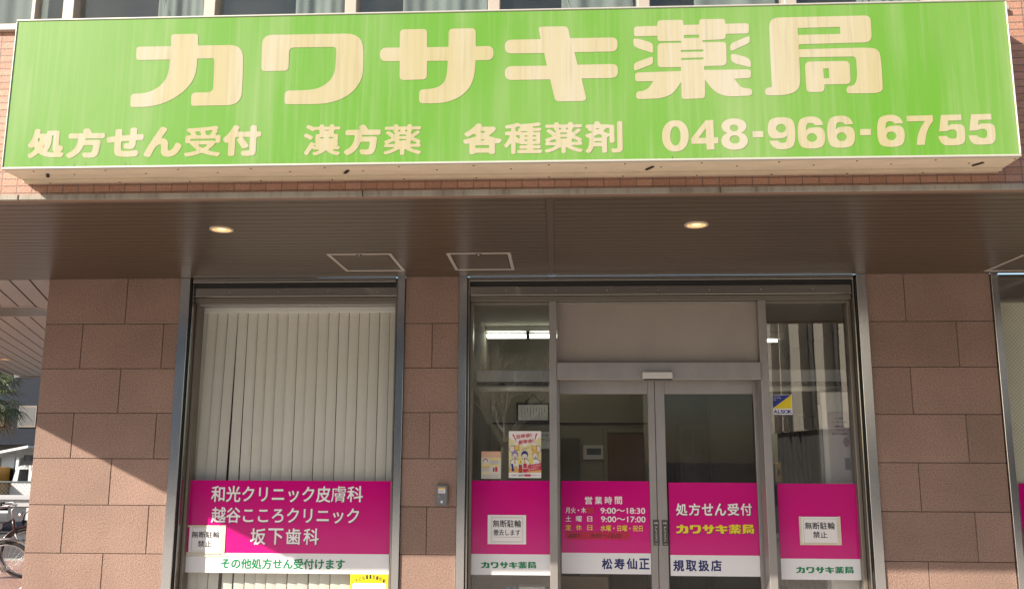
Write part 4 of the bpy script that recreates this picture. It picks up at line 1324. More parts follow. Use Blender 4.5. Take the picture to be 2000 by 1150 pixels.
ppoly(m, [(0.02, 0.56), (0.42, 0.56), (0.42, 0.60), (0.02, 0.60)], PORA)
pell(m, 0.21, 0.35, 0.12, 0.085, PBRN); pell(m, 0.21, 0.37, 0.10, 0.07, PSKIN); pell(m, 0.21, 0.46, 0.13, 0.03, PYEL)
ppoly(m, [(0.60, 0.60), (0.68, 0.60), (0.68, 0.74), (0.60, 0.74)], PBRN); ppoly(m, [(0.71, 0.57), (0.83, 0.57), (0.83, 0.74), (0.71, 0.74)], PRED)
for v in [0.34, 0.37, 0.40, 0.43, 0.46, 0.63, 0.66, 0.69, 0.86, 0.89, 0.93, 0.96]:
    u0 = 0.46 if v < 0.5 else 0.04
    u1 = 0.86 if v < 0.5 else (0.4 if v < 0.8 else 0.95)
    ppoly(m, [(u0, v), (u1, v), (u1, v + 0.011), (u0, v + 0.011)], PGRY)
m.build('printed_content', PO2)

# security sticker
Yk = YG - 0.003
x0_, x1_, z0_, z1_, uv = poster_xy((1508.3, 770.3, 1547, 809.3), Yk)
ST = thing('security_sticker', 'square blue, yellow and white security sticker right of the doors', 'sticker', ((x0_ + x1_) / 2, Yk, z0_))
layer[0] = Yk - 0.001
m = MB(); m.box(x0_, x1_, Yk - 0.0008, Yk, z0_, z1_, VWHITE)
ppoly(m, [(0.03, 0.02), (0.97, 0.02), (0.03, 0.68)], mat('print_blue', (0.015, 0.03, 0.24), 0.4))
ppoly(m, [(0.97, 0.02), (0.97, 0.70), (0.03, 0.70)], mat('print_strong_yellow', (0.80, 0.62, 0.01), 0.4))
m.build('sheet', ST)
m = MB()
for i, tx in enumerate(('Always', 'Security', 'OK')):
    ptext(m, tx, 0.07, 0.06 + i * 0.085, (0.40, 0.47, 0.20)[i], 0.125 + i * 0.085, VWHITE)
BL = MATS['print_blue']
for tx, u0, u1 in (('A', 0.05, 0.26), ('L', 0.27, 0.39), ('S', 0.40, 0.58), ('O', 0.57, 0.80), ('K', 0.79, 0.98)):
    ptext(m, tx, u0, 0.765, u1, 0.945, BL, w=0.035)
m.build('lettering', ST)
# yellow neighbourhood sticker, cut by the lower edge of the photo
x0_, x1_, z0_, z1_, uv = poster_xy((683, 1120.5, 757.3, 1213), YP)
YS_ = thing('yellow_sticker', 'yellow child safety sticker at the bottom right of the clinic window', 'sticker', ((x0_ + x1_) / 2, YP, z0_))
layer[0] = YP - 0.001
m = MB(); m.box(x0_, x1_, YP - 0.0008, YP, z0_, z1_, mat('sticker_yellow', (0.85, 0.66, 0.01), 0.4))
rp = rounded([(0.06, 0.19, 0.05), (0.95, 0.19, 0.05), (0.95, 0.95, 0.05), (0.06, 0.95, 0.05)])
ppoly(m, rp, VWHITE)
m.build('sheet', YS_)
m = MB()
arc = '子ども110番の家'
for i, ch in enumerate(arc):
    t_ = (i - (len(arc) - 1) / 2) / ((len(arc) - 1) / 2)
    V, F = ink(ch, 0.03, 0.01)
    cu, cv_ = 0.53 + 0.36 * t_, 0.055 + 0.085 * t_ * t_
    w_u = 0.075 if ch not in '110' else 0.05
    a_ = -t_ * 0.42
    P_ = []
    yy = lay()
    for a, b_ in V:
        du, dv = (a - 0.5) * w_u * 1.05, (0.5 - b_) * 0.088
        du2 = du * math.cos(a_) + dv * math.sin(a_) * 0.9; dv2 = -du * math.sin(a_) * 0.9 + dv * math.cos(a_)
        p = uv(cu + du2, cv_ + dv2); P_.append((p[0], yy, p[1]))
    m.add(P_, F, INK)
m.build('lettering', YS_)

# ================================================================== key switch box on the pillar
r_ = rect(852.5, 946, 875, 986.5, 0)
o = thing('switch_box', 'small grey key switch box on the narrow stone pillar', 'switch box', ((r_[0] + r_[1]) / 2, 0, r_[2]))
GB = mat('grey_box_metal', (0.19, 0.19, 0.20), 0.4, 0.3)
m = MB(); m.box(r_[0], r_[1], -0.03, -0.001, r_[2], r_[3], GB, 0.003); m.box(r_[0] + 0.006, r_[1] - 0.006, -0.034, -0.0305, r_[2] + 0.006, r_[3] - 0.006, GB, 0.002); m.build('housing', o)
wq, hq = r_[1] - r_[0], r_[3] - r_[2]
m = MB(); m.rc((r_[0] + wq * 0.2, r_[0] + wq * 0.8, r_[2] + hq * 0.6, r_[2] + hq * 0.88), -0.0348, PAPER)
m.rc((r_[0] + wq * 0.2, r_[0] + wq * 0.8, r_[2] + hq * 0.79, r_[2] + hq * 0.88), -0.0352, PORA)
for i in range(3): m.rc((r_[0] + wq * 0.25, r_[0] + wq * 0.74, r_[2] + hq * (0.635 + i * 0.05), r_[2] + hq * (0.65 + i * 0.05)), -0.0352, INK)
m.build('warning_label', o)
m = MB(); m.tube([(r_[0] + wq * 0.3, -0.034, r_[2] + hq * 0.48), (r_[0] + wq * 0.3, -0.042, r_[2] + hq * 0.48)], 0.011, STEEL, 16)
m.box(r_[0] + wq * 0.288, r_[0] + wq * 0.312, -0.0428, -0.0421, r_[2] + hq * 0.46, r_[2] + hq * 0.50, RUBBER); m.build('keyhole', o)
m = MB(); m.box(r_[0] + wq * 0.42, r_[0] + wq * 0.6, -0.038, -0.0345, r_[2] + hq * 0.13, r_[2] + hq * 0.24, VWHITE, 0.001); m.build('button', o)

# ================================================================== vertical blinds in the clinic window
VB = thing('vertical_blind', 'pale vertical blind hanging behind the clinic window', 'blind', ((WX0 + WX1) / 2, 0.265, 0.1))
m = MB(); m.box(WX0, WX1, 0.235, 0.295, ZHD - 0.06, ZHD - 0.005, WHITE, 0.004); m.build('headrail', VB)
rb = random.Random(11)
sx = X(398, 600, 0.265); k_ = 0
edges = []
gap_x = X(478, 720, 0.265)
while sx < WX1 - 0.02:
    wv = 0.0832 + rb.uniform(-0.002, 0.002)
    th = R(10 + rb.uniform(-2.5, 2.5))
    tilt = rb.uniform(-0.0012, 0.0012)
    if sx < gap_x - 0.06: tilt = -0.009 - 0.004 * rb.random()
    elif sx < gap_x + 0.03: tilt = -0.004
    ztop, zbot = ZHD - 0.06, 0.35 + rb.uniform(-0.01, 0.01)
    v = []; fcs = []
    nseg, nz = 4, 6
    for q in range(nz + 1):
        z = ztop + (zbot - ztop) * q / nz
        for j in range(nseg + 1):
            u = j / nseg - 0.5
            bow = 0.002 * (1 - 4 * u * u)
            v.append((sx + u * wv * math.cos(th) + tilt * (ztop - z) * 1.6, 0.265 + u * wv * math.sin(th) - bow, z))
    for q in range(nz):
        for j in range(nseg):
            a = q * (nseg + 1) + j
            fcs.append((a, a + 1, a + nseg + 2, a + nseg + 1))
    m = MB(); m.add(v, fcs, BLIND, True); m.build('slat', VB)
    sx += 0.0885; k_ += 1

# ================================================================== things inside the entrance
# fluorescent lamp
LZ, LY = 2.985, 2.0
za, zb = Z(1000, 658.5, LY), Z(1000, 652.5, LY)
o = thing('fluorescent_lamp', 'lit fluorescent ceiling lamp seen through the pane left of the doors', 'lamp', (X(1000, 655, LY), LY, za))
m = MB(); m.box(-0.73, X(1180, 655, LY), LY - 0.02, LY + 0.14, zb + 0.03, IZ - 0.002, WHITE, 0.004); m.build('lamp_housing', o)
xg = X(1031, 655, LY)
for a, b_ in ((-0.72, xg - 0.02), (xg + 0.02, X(1170, 655, LY))):
    for dz, dy in ((0.0, 0.0), (0.0, 0.09)):
        m = MB(); m.tube([(a, LY + dy, (za + zb) / 2), (b_, LY + dy, (za + zb) / 2)], 0.016, LAMPM, 12); m.build('tube', o)
m = MB(); m.box(xg - 0.015, xg + 0.015, LY - 0.02, LY + 0.12, za - 0.004, zb + 0.029, DARK); m.build('socket', o)
# a second lamp deeper in the room, right
o = thing('fluorescent_lamp', 'small lit lamp glimpsed at the top of the pane right of the doors', 'lamp', (2.6, 2.6, 2.95))
m = MB(); m.tube([(X(1492, 650, 2.6), 2.6, 2.97), (X(1517, 650, 2.6), 2.6, 2.97)], 0.014, LAMPM, 10); m.build('tube', o)
m = MB(); m.box(X(1480, 650, 2.6), X(1529, 650, 2.6), 2.55, 2.65, 2.99, IZ - 0.002, WHITE); m.build('lamp_housing', o)

# roller blinds, rolled up
def rollerblind(label, xa, xb, Y, down):
    o = thing('roller_blind', label, 'blind', ((xa + xb) / 2, Y, 2.3), None)
    zt, zb_ = Z(1000, 722, Y), Z(1000, 745, Y)
    m = MB(); m.box(xa, xb, Y, Y + 0.09, zb_, zt, mat('blind_cassette', (0.42, 0.42, 0.43), 0.45), 0.006); m.box(xa, xb, Y + 0.01, Y + 0.08, zb_ - 0.028, zb_ - 0.0005, RUBBER); m.build('cassette', o)
    m = MB(); m.tube([(xa + 0.01, Y + 0.05, zb_ - 0.055), (xb - 0.01, Y + 0.05, zb_ - 0.055)], 0.026, BLIND, 14); m.build('roll', o)
    if down:
        m = MB(); z = zb_ - 0.05
        pts = [(xb - 0.06, Y - 0.01, z - 0.03 * i) for i in range(40)]
        for p in pts: m.obox(p, (0.003, 0, 0), (0, 0.003, 0), (0, 0, 0.009), WHITE)
        m.build('pull_chain', o)
rollerblind('rolled up roller blind behind the pane left of the doors', EX0 + 0.03, M1a + 0.02, 0.42, False)
rollerblind('rolled up roller blind with a bead chain behind the pane right of the doors', M2b, X(1655, 760, 0.42), 0.42, True)

# framed certificate on the back wall
Yc = YB - 0.03
r_ = rect(1008.5, 786, 1074, 824, Yc)
o = thing('framed_certificate', 'dark framed certificate hung by a cord on the back wall', 'picture frame', ((r_[0] + r_[1]) / 2, Yc, r_[2]))
m = MB(); frm = 0.022
m.box(r_[0], r_[1], Yc, Yc + 0.028, r_[2], r_[2] + frm, DARK, 0.003); m.box(r_[0], r_[1], Yc, Yc + 0.028, r_[3] - frm, r_[3], DARK, 0.003)
m.box(r_[0], r_[0] + frm, Yc, Yc + 0.028, r_[2] + frm, r_[3] - frm, DARK, 0.003); m.box(r_[1] - frm, r_[1], Yc, Yc + 0.028, r_[2] + frm, r_[3] - frm, DARK, 0.003); m.build('frame', o)
m = MB(); m.rc((r_[0] + frm, r_[1] - frm, r_[2] + frm, r_[3] - frm), Yc + 0.012, PAPER)
for i in range(9):
    xx = r_[0] + 0.06 + i * (r_[1] - r_[0] - 0.12) / 8
    m.rc((xx, xx + 0.005, r_[2] + 0.05 + 0.03 * (i % 3), r_[3] - 0.05), Yc + 0.0115, INK)
m.build('document', o)
m = MB(); top = Vector(((r_[0] + r_[1]) / 2, Yc + 0.02, Z(1040, 769, Yc)))
m.tube([(r_[0] + 0.1, Yc + 0.02, r_[3]), top, (r_[1] - 0.1, Yc + 0.02, r_[3])], 0.004, DARK, 6); m.build('cord', o)
# paper on the back wall
r_ = rect(1050, 843, 1088, 876, Yc)
o = thing('wall_notice', 'pale paper on the back wall, half hidden behind the mullion', 'notice', ((r_[0] + r_[1]) / 2, Yc, r_[2]))
m = MB(); m.box(r_[0], r_[1], Yc, Yc + 0.002, r_[2], r_[3], PAPER); m.build('sheet', o)
m = MB(); put_px(m, '外用す', 1058.5, 847, 1077, 853, Yc - 0.001, INK); put_px(m, 'から貰', 1058.5, 855, 1077, 861.5, Yc - 0.001, INK); m.build('lettering', o)
# wall controller with display
r_ = rect(1139, 869, 1181, 897.5, Yc)
o = thing('wall_controller', 'white wall panel with a dark digital display, behind the left door', 'display panel', ((r_[0] + r_[1]) / 2, Yc, r_[2]))
m = MB(); m.box(r_[0], r_[1], Yc, Yc + 0.027, r_[2], r_[3], mat('panel_white', (0.60, 0.57, 0.52), 0.5), 0.008); m.build('housing', o)
q = (r_[0] + 0.04, r_[1] - 0.04, r_[2] + 0.055, r_[3] - 0.035)
m = MB(); m.box(q[0], q[1], Yc - 0.002, Yc - 0.0005, q[2], q[3], mat('lcd_dark', (0.09, 0.10, 0.09), 0.3))
put(m, '2:51', (q[0] + 0.05, q[1] - 0.05, q[2] + 0.03, q[3] - 0.02), Yc - 0.003, INK, weight=0.02); m.build('display', o)
# inner doors / cabinet / curtain
r_ = rect(1190, 845, 1264, 1300, YB - 0.03)
o = thing('inner_door', 'brown wooden inner door in the back wall, behind the left door', 'door', ((r_[0] + r_[1]) / 2, YB, 0))
m = MB(); m.box(r_[0], r_[1], YB - 0.04, YB - 0.002, 0.0, r_[3], WOOD, 0.004); m.build('leaf', o)
m = MB(); m.box(r_[0] - 0.05, r_[0] - 0.001, YB - 0.05, YB - 0.002, 0, r_[3] + 0.05, IWALL, 0.004); m.box(r_[0], r_[1], YB - 0.05, YB - 0.002, r_[3] + 0.001, r_[3] + 0.05, IWALL, 0.004); m.build('door_frame', o)
m = MB(); m.tube([(r_[0] + 0.06, YB - 0.045, 0.95), (r_[0] + 0.06, YB - 0.09, 0.95), (r_[0] + 0.17, YB - 0.09, 0.95)], 0.01, STEEL, 8); m.build('handle', o)
r_ = rect(1098, 855, 1133, 1300, YB - 0.03)
o = thing('doorway', 'dark narrow cupboard against the back wall, behind the left door', 'cupboard', ((r_[0] + r_[1]) / 2, YB, 0))
m = MB(); m.box(r_[0], r_[1], YB - 0.06, YB - 0.002, 0, r_[3], mat('dim_cupboard', (0.10, 0.09, 0.07), 0.6), 0.004); m.build('body', o)
o.name = 'cupboard'
Yq = YB + 1.2
r_ = rect(1330, 828, 1388, 1200, Yq)
o = thing('medicine_cabinet', 'dark cabinet with two small panes, deep inside behind the right door', 'cabinet', ((r_[0] + r_[1]) / 2, Yq, 0))
DCB = mat('cabinet_brown', (0.03, 0.023, 0.018), 0.45)
m = MB(); m.box(r_[0], r_[1], Yq, Yq + 0.35, 0, r_[3], DCB, 0.006); m.build('carcass', o)
xm_ = (r_[0] + r_[1]) / 2
for a, b_ in ((r_[0] + 0.05, xm_ - 0.02), (xm_ + 0.02, r_[1] - 0.05)):
    m = MB(); m.box(a, b_, Yq - 0.012, Yq - 0.001, r_[3] - 0.38, r_[3] - 0.06, RUBBER); m.build('cabinet_pane', o)
    m = MB(); m.box(a, b_, Yq - 0.014, Yq - 0.001, 0.1, r_[3] - 0.46, DCB, 0.004); m.build('cabinet_door', o)
# curtain right pane
xa, xb = X(1500, 880, 1.6), X(1600, 880, 1.6)
zt = Z(1550, 815, 1.6)
o = thing('curtain', 'dark olive curtain gathered behind the pane right of the doors', 'curtain', ((xa + xb) / 2, 1.6, 0))
n = 60; v = []; fc = []
for j in range(n + 1):
    for q in range(8):
        u = j / n; tq = q / 7
        v.append((xa + (xb - xa) * (u * (0.75 + 0.25 * tq)), 1.6 + 0.03 * math.sin(j * 0.9 + 0.3 * q), zt * (1 - tq)))
for j in range(n):
    for q in range(7): fc.append((j * 8 + q, (j + 1) * 8 + q, (j + 1) * 8 + q + 1, j * 8 + q + 1))
m = MB(); m.add(v, fc, mat('olive_cloth', (0.11, 0.10, 0.075), 0.9, var=0.15), True); m.build('fabric', o)
m = MB(); m.tube([(xa - 0.05, 1.6, zt + 0.01), (xb + 0.08, 1.6, zt + 0.01)], 0.012, DARK, 8); m.build('curtain_rail', o)
# white screen partition with the notice poster (right pane)
xa, xb = X(1607, 850, 0.32), X(1672, 850, 0.32)
o = thing('partition_screen', 'white partition behind the glass at the right of the entrance', 'partition', ((xa + xb) / 2, 0.32, 0))
m = MB(); m.box(xa, xb, 0.32, 0.36, 0.0, Z(1640, 765, 0.32), mat('partition_white', (0.80, 0.77, 0.75), 0.7), 0.004); m.build('panel', o)
m = MB(); m.box(xa - 0.03, xa - 0.001, 0.31, 0.37, 0.0, Z(1640, 790, 0.32), ALU, 0.004); m.build('post', o)
x0_, x1_, z0_, z1_, uv = poster_xy((1620, 805, 1660, 940), 0.31)
o = thing('poster', 'tall pale mauve information poster on the white partition right of the doors', 'poster', ((x0_ + x1_) / 2, 0.31, z0_))
m = MB(); m.box(x0_, x1_, 0.308, 0.3105, z0_, z1_, mat('mauve_paper', (0.60, 0.53, 0.57), 0.6)); m.build('sheet', o)
layer[0] = 0.307
m = MB()
for v_, tx, u0, u1 in ((0.07, 'マスク着用と', 0.3, 0.8), (0.125, 'オンライン資格', 0.2, 0.9), (0.19, '確認のお知', 0.3, 0.8), (0.24, 'らせです', 0.35, 0.8), (0.30, '薬局からのお願い', 0.15, 0.92)):
    ptext(m, tx, u0, v_, u1, v_ + 0.032, INK)
for i in range(22):
    v_ = 0.38 + i * 0.027
    ppoly(m, [(0.08, v_), (0.55 + 0.3 * rb.random() * (i % 4 != 0), v_), (0.55, v_ + 0.006), (0.08, v_ + 0.006)], PGRY)
pell(m, 0.82, 0.43, 0.14, 0.075, mat('print_dull_purple', (0.30, 0.24, 0.30), 0.6))
ppoly(m, [(0.7, 0.66), (0.96, 0.66), (0.96, 0.83), (0.7, 0.83)], mat('print_slate', (0.18, 0.20, 0.27), 0.6))
m.build('printed_content', o)
# small items standing inside, right pane
r_ = rect(1516, 902, 1526, 941, 0.5)
o = thing('amber_box', 'small ochre box with a black mark, at the left foot of the curtain', 'box', ((r_[0] + r_[1]) / 2, 0.5, r_[2]))
m = MB(); m.box(r_[0], r_[1], 0.5, 0.54, r_[2], r_[3], mat('ochre_card', (0.42, 0.25, 0.07), 0.6), 0.003); m.build('carton', o)
m = MB(); pq = [((r_[0] + r_[1]) / 2 + 0.012 * math.cos(R(a)), (r_[2] + r_[3]) / 2 + 0.03 * math.sin(R(a))) for a in range(0, 360, 20)]
m.sheet([pq], 0.499, INK); m.build('printed_mark', o)
# counter beneath, with two boxes that show at the bottom edge
zc = Z(1020, 1152, 0.55)
o = thing('counter_shelf', 'low wooden shelf behind the lower glass left of the doors', 'shelf', (0, 0.6, 0))
BEI = mat('shelf_wood', (0.30, 0.22, 0.15), 0.5, var=0.12, vscale=4, stretch=(0.3, 1, 4))
m = MB(); m.box(-0.72, M1a + 0.5, 0.85, 0.9, 0, Z(1020, 1124, 0.85), BEI, 0.004); m.build('back_panel', o)
m = MB(); m.box(-0.72, M1a + 0.5, 0.45, 0.849, zc - 0.14, zc - 0.1, BEI, 0.004); m.build('shelf_board', o)
for lb, cl, p0, p1, pt in (('small blue box on the shelf behind the lower glass', (0.02, 0.16, 0.50), 985, 1007, 1146.5), ('white box with small print on the shelf behind the lower glass', (0.70, 0.70, 0.70), 1013, 1065, 1145)):
    r_ = rect(p0, pt, p1, 1175, 0.5)
    o = thing('small_box', lb, 'box', ((r_[0] + r_[1]) / 2, 0.5, zc - 0.1))
    m = MB(); m.box(r_[0], r_[1], 0.5, 0.62, zc - 0.099, r_[3], mat('box_card_%d' % p0, cl, 0.4), 0.006); m.build('carton', o)
    m = MB(); m.rc((r_[0] + 0.01, r_[1] - 0.01, r_[3] - 0.05, r_[3] - 0.03), 0.4985, INK if p0 > 1010 else VWHITE); m.build('printed_strip', o)

# ================================================================== beyond the passage (left edge of the photo)
# bicycles
def bicycle(label, base, ang, frame_m, silver):
    o = thing('bicycle', label, 'bicycle', base, 'bicycles parked beside the left pillar')
    cx, sy_ = math.cos(ang), math.sin(ang)
    B = Vector(base)
    def W(x, y, z): return B + Vector((x * cx - y * sy_, x * sy_ + y * cx, z))
    nrm = Vector((-sy_, cx, 0))
    rad = 0.325; fx, bx = 0.55, -0.53
    TY = mat('tyre_rubber', (0.025, 0.025, 0.025), 0.8); RI = mat('alu_rim', (0.5, 0.5, 0.5), 0.3, 0.8)
    for xx, nm in ((fx, 'front_wheel'), (bx, 'rear_wheel')):
        c = W(xx, 0, rad + 0.02)
        m = MB(); m.ring(c, nrm, rad, 0.02, TY, 44, 8); wh = m.build(nm, o)
        m = MB(); m.ring(c, nrm, rad - 0.028, 0.011, RI, 40, 6); m.build('rim', wh)
        m = MB()
        for q in range(28):
            t_ = 2 * math.pi * q / 28; e = Vector((cx, sy_, 0)) * math.cos(t_) + Vector((0, 0, 1)) * math.sin(t_)
            m.tube([c + nrm * (0.02 if q % 2 else -0.02), c + e * (rad - 0.03)], 0.0018, RI, 4, False)
        m.tube([c - nrm * 0.05, c + nrm * 0.05], 0.018, RI, 10); m.build('spokes', wh)
        m = MB()      # mudguard
        pts = [W(xx + (rad + 0.04) * math.cos(R(a)), 0, rad + 0.02 + (rad + 0.04) * math.sin(R(a))) for a in (range(-20, 165, 8) if xx > 0 else range(15, 200, 8))]
        m.tube(pts, 0.016, frame_m if not silver else RI, 8); m.build('mudguard', o)
    m = MB()
    hd_t, hd_b = W(0.34, 0, 0.80), W(0.38, 0, 0.62)
    bb = W(-0.10, 0, 0.30); st = W(-0.22, 0, 0.70)
    m.tube([hd_b, bb], 0.021, frame_m); m.tube([hd_t, W(-0.17, 0, 0.50)], 0.016, frame_m); m.tube([bb, st], 0.018, frame_m)
    m.tube([hd_t, hd_b], 0.024, frame_m)
    for s_ in (-0.06, 0.06):
        m.tube([bb + nrm * s_ * 0.5, W(bx, s_, rad + 0.02)], 0.010, frame_m); m.tube([st + nrm * s_ * 0.3, W(bx, s_, rad + 0.02)], 0.009, frame_m)
    m.build('frame', o)
    m = MB()
    for s_ in (-0.055, 0.055): m.tube([hd_b, W(0.40, s_, 0.58), W(0.47, s_, 0.45), W(fx, s_, rad + 0.02)], [0.016, 0.015, 0.013, 0.010], RI)
    m.build('fork', o)
    m = MB(); m.tube([hd_t, W(0.31, 0, 0.93), W(0.35, 0, 0.97)], 0.012, RI)
    for s_ in (-1, 1):
        m.tube([W(0.35, 0, 0.97), W(0.36, s_ * 0.12, 1.0), W(0.30, s_ * 0.22, 1.03), W(0.18, s_ * 0.27, 1.02)], 0.011, RI)
    m.build('handlebar', o)
    for s_ in (-1, 1):
        m = MB(); m.tube([W(0.20, s_ * 0.262, 1.02), W(0.07, s_ * 0.285, 1.0)], 0.016, TY); m.build('grip', o)
        m = MB(); m.tube([W(0.30, s_ * 0.235, 1.01), W(0.26, s_ * 0.25, 0.985), W(0.12, s_ * 0.275, 0.965)], 0.006, RI); m.build('brake_lever', o)
    m = MB(); m.tube([W(0.40, 0.03, 0.86), W(0.46, 0.03, 0.86)], [0.03, 0.04], RI, 14); m.build('headlamp', o)
    m = MB(); m.tube([st, W(-0.25, 0, 0.80)], 0.013, RI)
    m.add([W(-0.40, -0.09, 0.83), W(-0.40, 0.09, 0.83), W(-0.10, 0.025, 0.82), W(-0.10, -0.025, 0.82), W(-0.38, -0.07, 0.78), W(-0.38, 0.07, 0.78), W(-0.12, 0.015, 0.79), W(-0.12, -0.015, 0.79)],
          [(0, 3, 2, 1), (4, 5, 6, 7), (0, 1, 5, 4), (1, 2, 6, 5), (2, 3, 7, 6), (3, 0, 4, 7)], TY)
    m.build('saddle', o)
    m = MB(); m.ring(bb, nrm, 0.085, 0.008, RI, 24, 6); m.tube([bb + nrm * 0.06, bb + nrm * 0.06 + Vector((0.12 * cx, 0.12 * sy_, -0.11))], 0.009, RI)
    m.tube([bb - nrm * 0.06, bb - nrm * 0.06 - Vector((0.12 * cx, 0.12 * sy_, -0.11))], 0.009, RI)
    for s_ in (1, -1):
        c = bb + nrm * s_ * 0.10 + Vector((0.12 * cx, 0.12 * sy_, -0.11)) * s_
        m.obox(c, Vector((cx, sy_, 0)) * 0.045, nrm * 0.04, (0, 0, 0.012), TY)
    m.build('crankset', o)
    return o
MAROON = mat('maroon_enamel', (0.045, 0.018, 0.018), 0.3, coat=0.4); SILV = mat('silver_enamel', (0.35, 0.35, 0.36), 0.3, 0.6)
gpt = atz(48, 1128, 0.0)
an = R(28)
bicycle('maroon bicycle with silver handlebar beside the left pillar', (gpt.x - 0.55 * math.cos(an), gpt.y - 0.55 * math.sin(an), 0), an, MAROON, False)
gpt = atz(2, 1172, 0.0)
bicycle('bicycle with a dark wheel at the bottom left corner', (gpt.x - 0.55 * math.cos(R(12)), gpt.y - 0.55 * math.sin(R(12)), 0), R(12), SILV, False)

# guardrail
gy = 10.9
o = thing('guardrail', 'white guardrail along the far side of the side road', 'guardrail', (-12, gy, -0.12))
GW = mat('guardrail_white', (0.40, 0.40, 0.41), 0.5, var=0.06)
zt, zb_ = Z(20, 966, gy), Z(20, 991, gy)
prof = [(0.0, zt), (-0.06, zt - 0.03), (-0.06, zt - 0.085), (0.03, zt - (zt - zb_) / 2 + 0.02), (0.03, zt - (zt - zb_) / 2 - 0.02), (-0.06, zb_ + 0.085), (-0.06, zb_ + 0.03), (0, zb_), (0.02, zb_), (0.05, (zt + zb_) / 2), (0.02, zt)]
m = MB(); m.prism([(gy + a, b_) for a, b_ in prof], 0, -30, -6, GW); fixn(m.build('rail', o))
for xx in range(-28, -6, 2):
    m = MB(); m.tube([(xx + 0.3, gy + 0.09, -0.12), (xx + 0.3, gy + 0.09, zt - 0.02)], 0.055, GW, 12); m.build('post', o)
# mesh fence
fy = 12.2
o = thing('mesh_fence', 'green grey wire mesh fence behind the white guardrail', 'fence', (-14, fy, -0.12))
FM = mat('fence_wire', (0.25, 0.29, 0.27), 0.5, 0.3)
zt = Z(20, 941, fy); zb_ = Z(20, 990, fy)
m = MB(); m.tube([(-30, fy, zt), (-6, fy, zt)], 0.022, FM, 8); m.build('top_rail', o)
m = MB(); xx = -15.5; hgt = zt - zb_
while xx < -8.5:
    m.tube([(xx, fy, zb_), (xx + hgt, fy, zt)], 0.003, FM, 4, False); m.tube([(xx + hgt, fy, zb_), (xx, fy, zt)], 0.003, FM, 4, False); xx += 0.09
m.build('mesh', o)
for xx in range(-29, -6, 2): m = MB(); m.tube([(xx, fy, -0.12), (xx, fy, zt)], 0.025, FM, 8); m.build('post', o)

# white van
def wheel(m_, c, r_w, wd, TY, RI):
    pass
vy = 14.0
def zpy(py, Y): return Z(40, py, Y)
zr = zpy(908, vy)
o = thing('parked_van', 'white van parked behind the fence, next to the orange truck', 'van', (X(40, 940, vy), vy, -0.12))
VW = mat('van_white', (0.72, 0.73, 0.75), 0.25, coat=0.5); VG = mat('van_window', (0.02, 0.022, 0.025), 0.08)
TY = mat('tyre_rubber', (0.025, 0.025, 0.025), 0.8); RI = mat('alu_rim', (0.5, 0.5, 0.5), 0.3, 0.8)
vx0 = X(21, 940, vy); vl = 3.4; zg = -0.12
prof = rounded([(vx0, zg + 0.25, 0.1), (vx0 - 0.0, zr - 0.55, 0.05), (vx0 + 0.12, zr, 0.18), (vx0 + 2.5, zr, 0.2), (vx0 + 3.05, zr - 0.6, 0.1), (vx0 + 3.4, zr - 0.75, 0.15), (vx0 + 3.4, zg + 0.25, 0.1)])
m = MB(); m.prism(prof, 1, vy, vy + 1.48, VW); bd = fixn(m.build('body', o))
for a, b_ in ((X(33, 930, vy), X(55, 930, vy)), (X(59, 930, vy), X(88, 930, vy)), (X(92, 930, vy), X(118, 930, vy))):
    m = MB(); m.sheet([[(a + 0.02, zpy(942, vy)), (b_, zpy(942, vy)), (b_, zpy(916, vy)), (a + 0.05, zpy(916, vy))]], vy - 0.004, VG); m.build('side_window', o)
m = MB(); m.box(vx0 - 0.012, vx0 - 0.002, vy + 0.15, vy + 1.3, zr - 0.5, zr - 0.12, VG); m.build('rear_window', o)
for xx in (vx0 + 0.6, vx0 + 2.75):
    for yy in (vy - 0.01, vy + 1.3):
        m = MB(); m.ring((xx, yy + 0.09, zg + 0.28), (0, 1, 0), 0.20, 0.085, TY, 28, 8); w_ = m.build('wheel', o)
        m = MB(); m.tube([(xx, yy + 0.03, zg + 0.28), (xx, yy + 0.12, zg + 0.28)], 0.16, RI, 18); m.build('hubcap', w_)
m = MB(); m.box(vx0 - 0.03, vx0 - 0.013, vy + 0.02, vy + 0.12, zr - 0.75, zr - 0.45, PRED); m.build('tail_lamp', o)
# orange truck
ty_ = 13.2
o = thing('orange_truck', 'truck with an orange tipper body parked behind the fence', 'truck', (X(-30, 940, ty_), ty_, -0.12))
OR = mat('truck_orange', (0.68, 0.30, 0.02), 0.4, var=0.06)
xo = X(18.5, 940, ty_ + 1.5); zt = zpy(914, ty_)
m = MB(); m.box(xo - 2.3, xo, ty_, ty_ + 1.5, 0.42, zt, OR, 0.02)
for q in range(5): m.box(xo - 2.2 + q * 0.52, xo - 2.14 + q * 0.52, ty_ - 0.03, ty_ - 0.001, 0.45, zt - 0.06, OR, 0.005)
m.build('tipper_body', o)
m = MB(); m.box(xo - 0.3, xo + 0.08, ty_ + 1.505, ty_ + 1.56, 0.3, zt - 0.02, RUBBER, 0.01); m.build('tailgate', o)
m = MB(); m.prism(rounded([(xo - 3.7, 0.2, 0.08), (xo - 3.75, 0.9, 0.1), (xo - 3.5, 1.75, 0.15), (xo - 2.4, 1.75, 0.1), (xo - 2.4, 0.2, 0.08)]), 1, ty_, ty_ + 1.5, VW); fixn(m.build('cab', o))
m = MB(); m.box(xo - 3.3, xo - 2.6, ty_ - 0.006, ty_ - 0.001, 1.05, 1.6, VG); m.build('side_window', o)
m = MB(); m.box(xo - 3.6, xo, ty_ + 0.35, ty_ + 1.15, 0.2, 0.415, RUBBER); m.build('chassis', o)
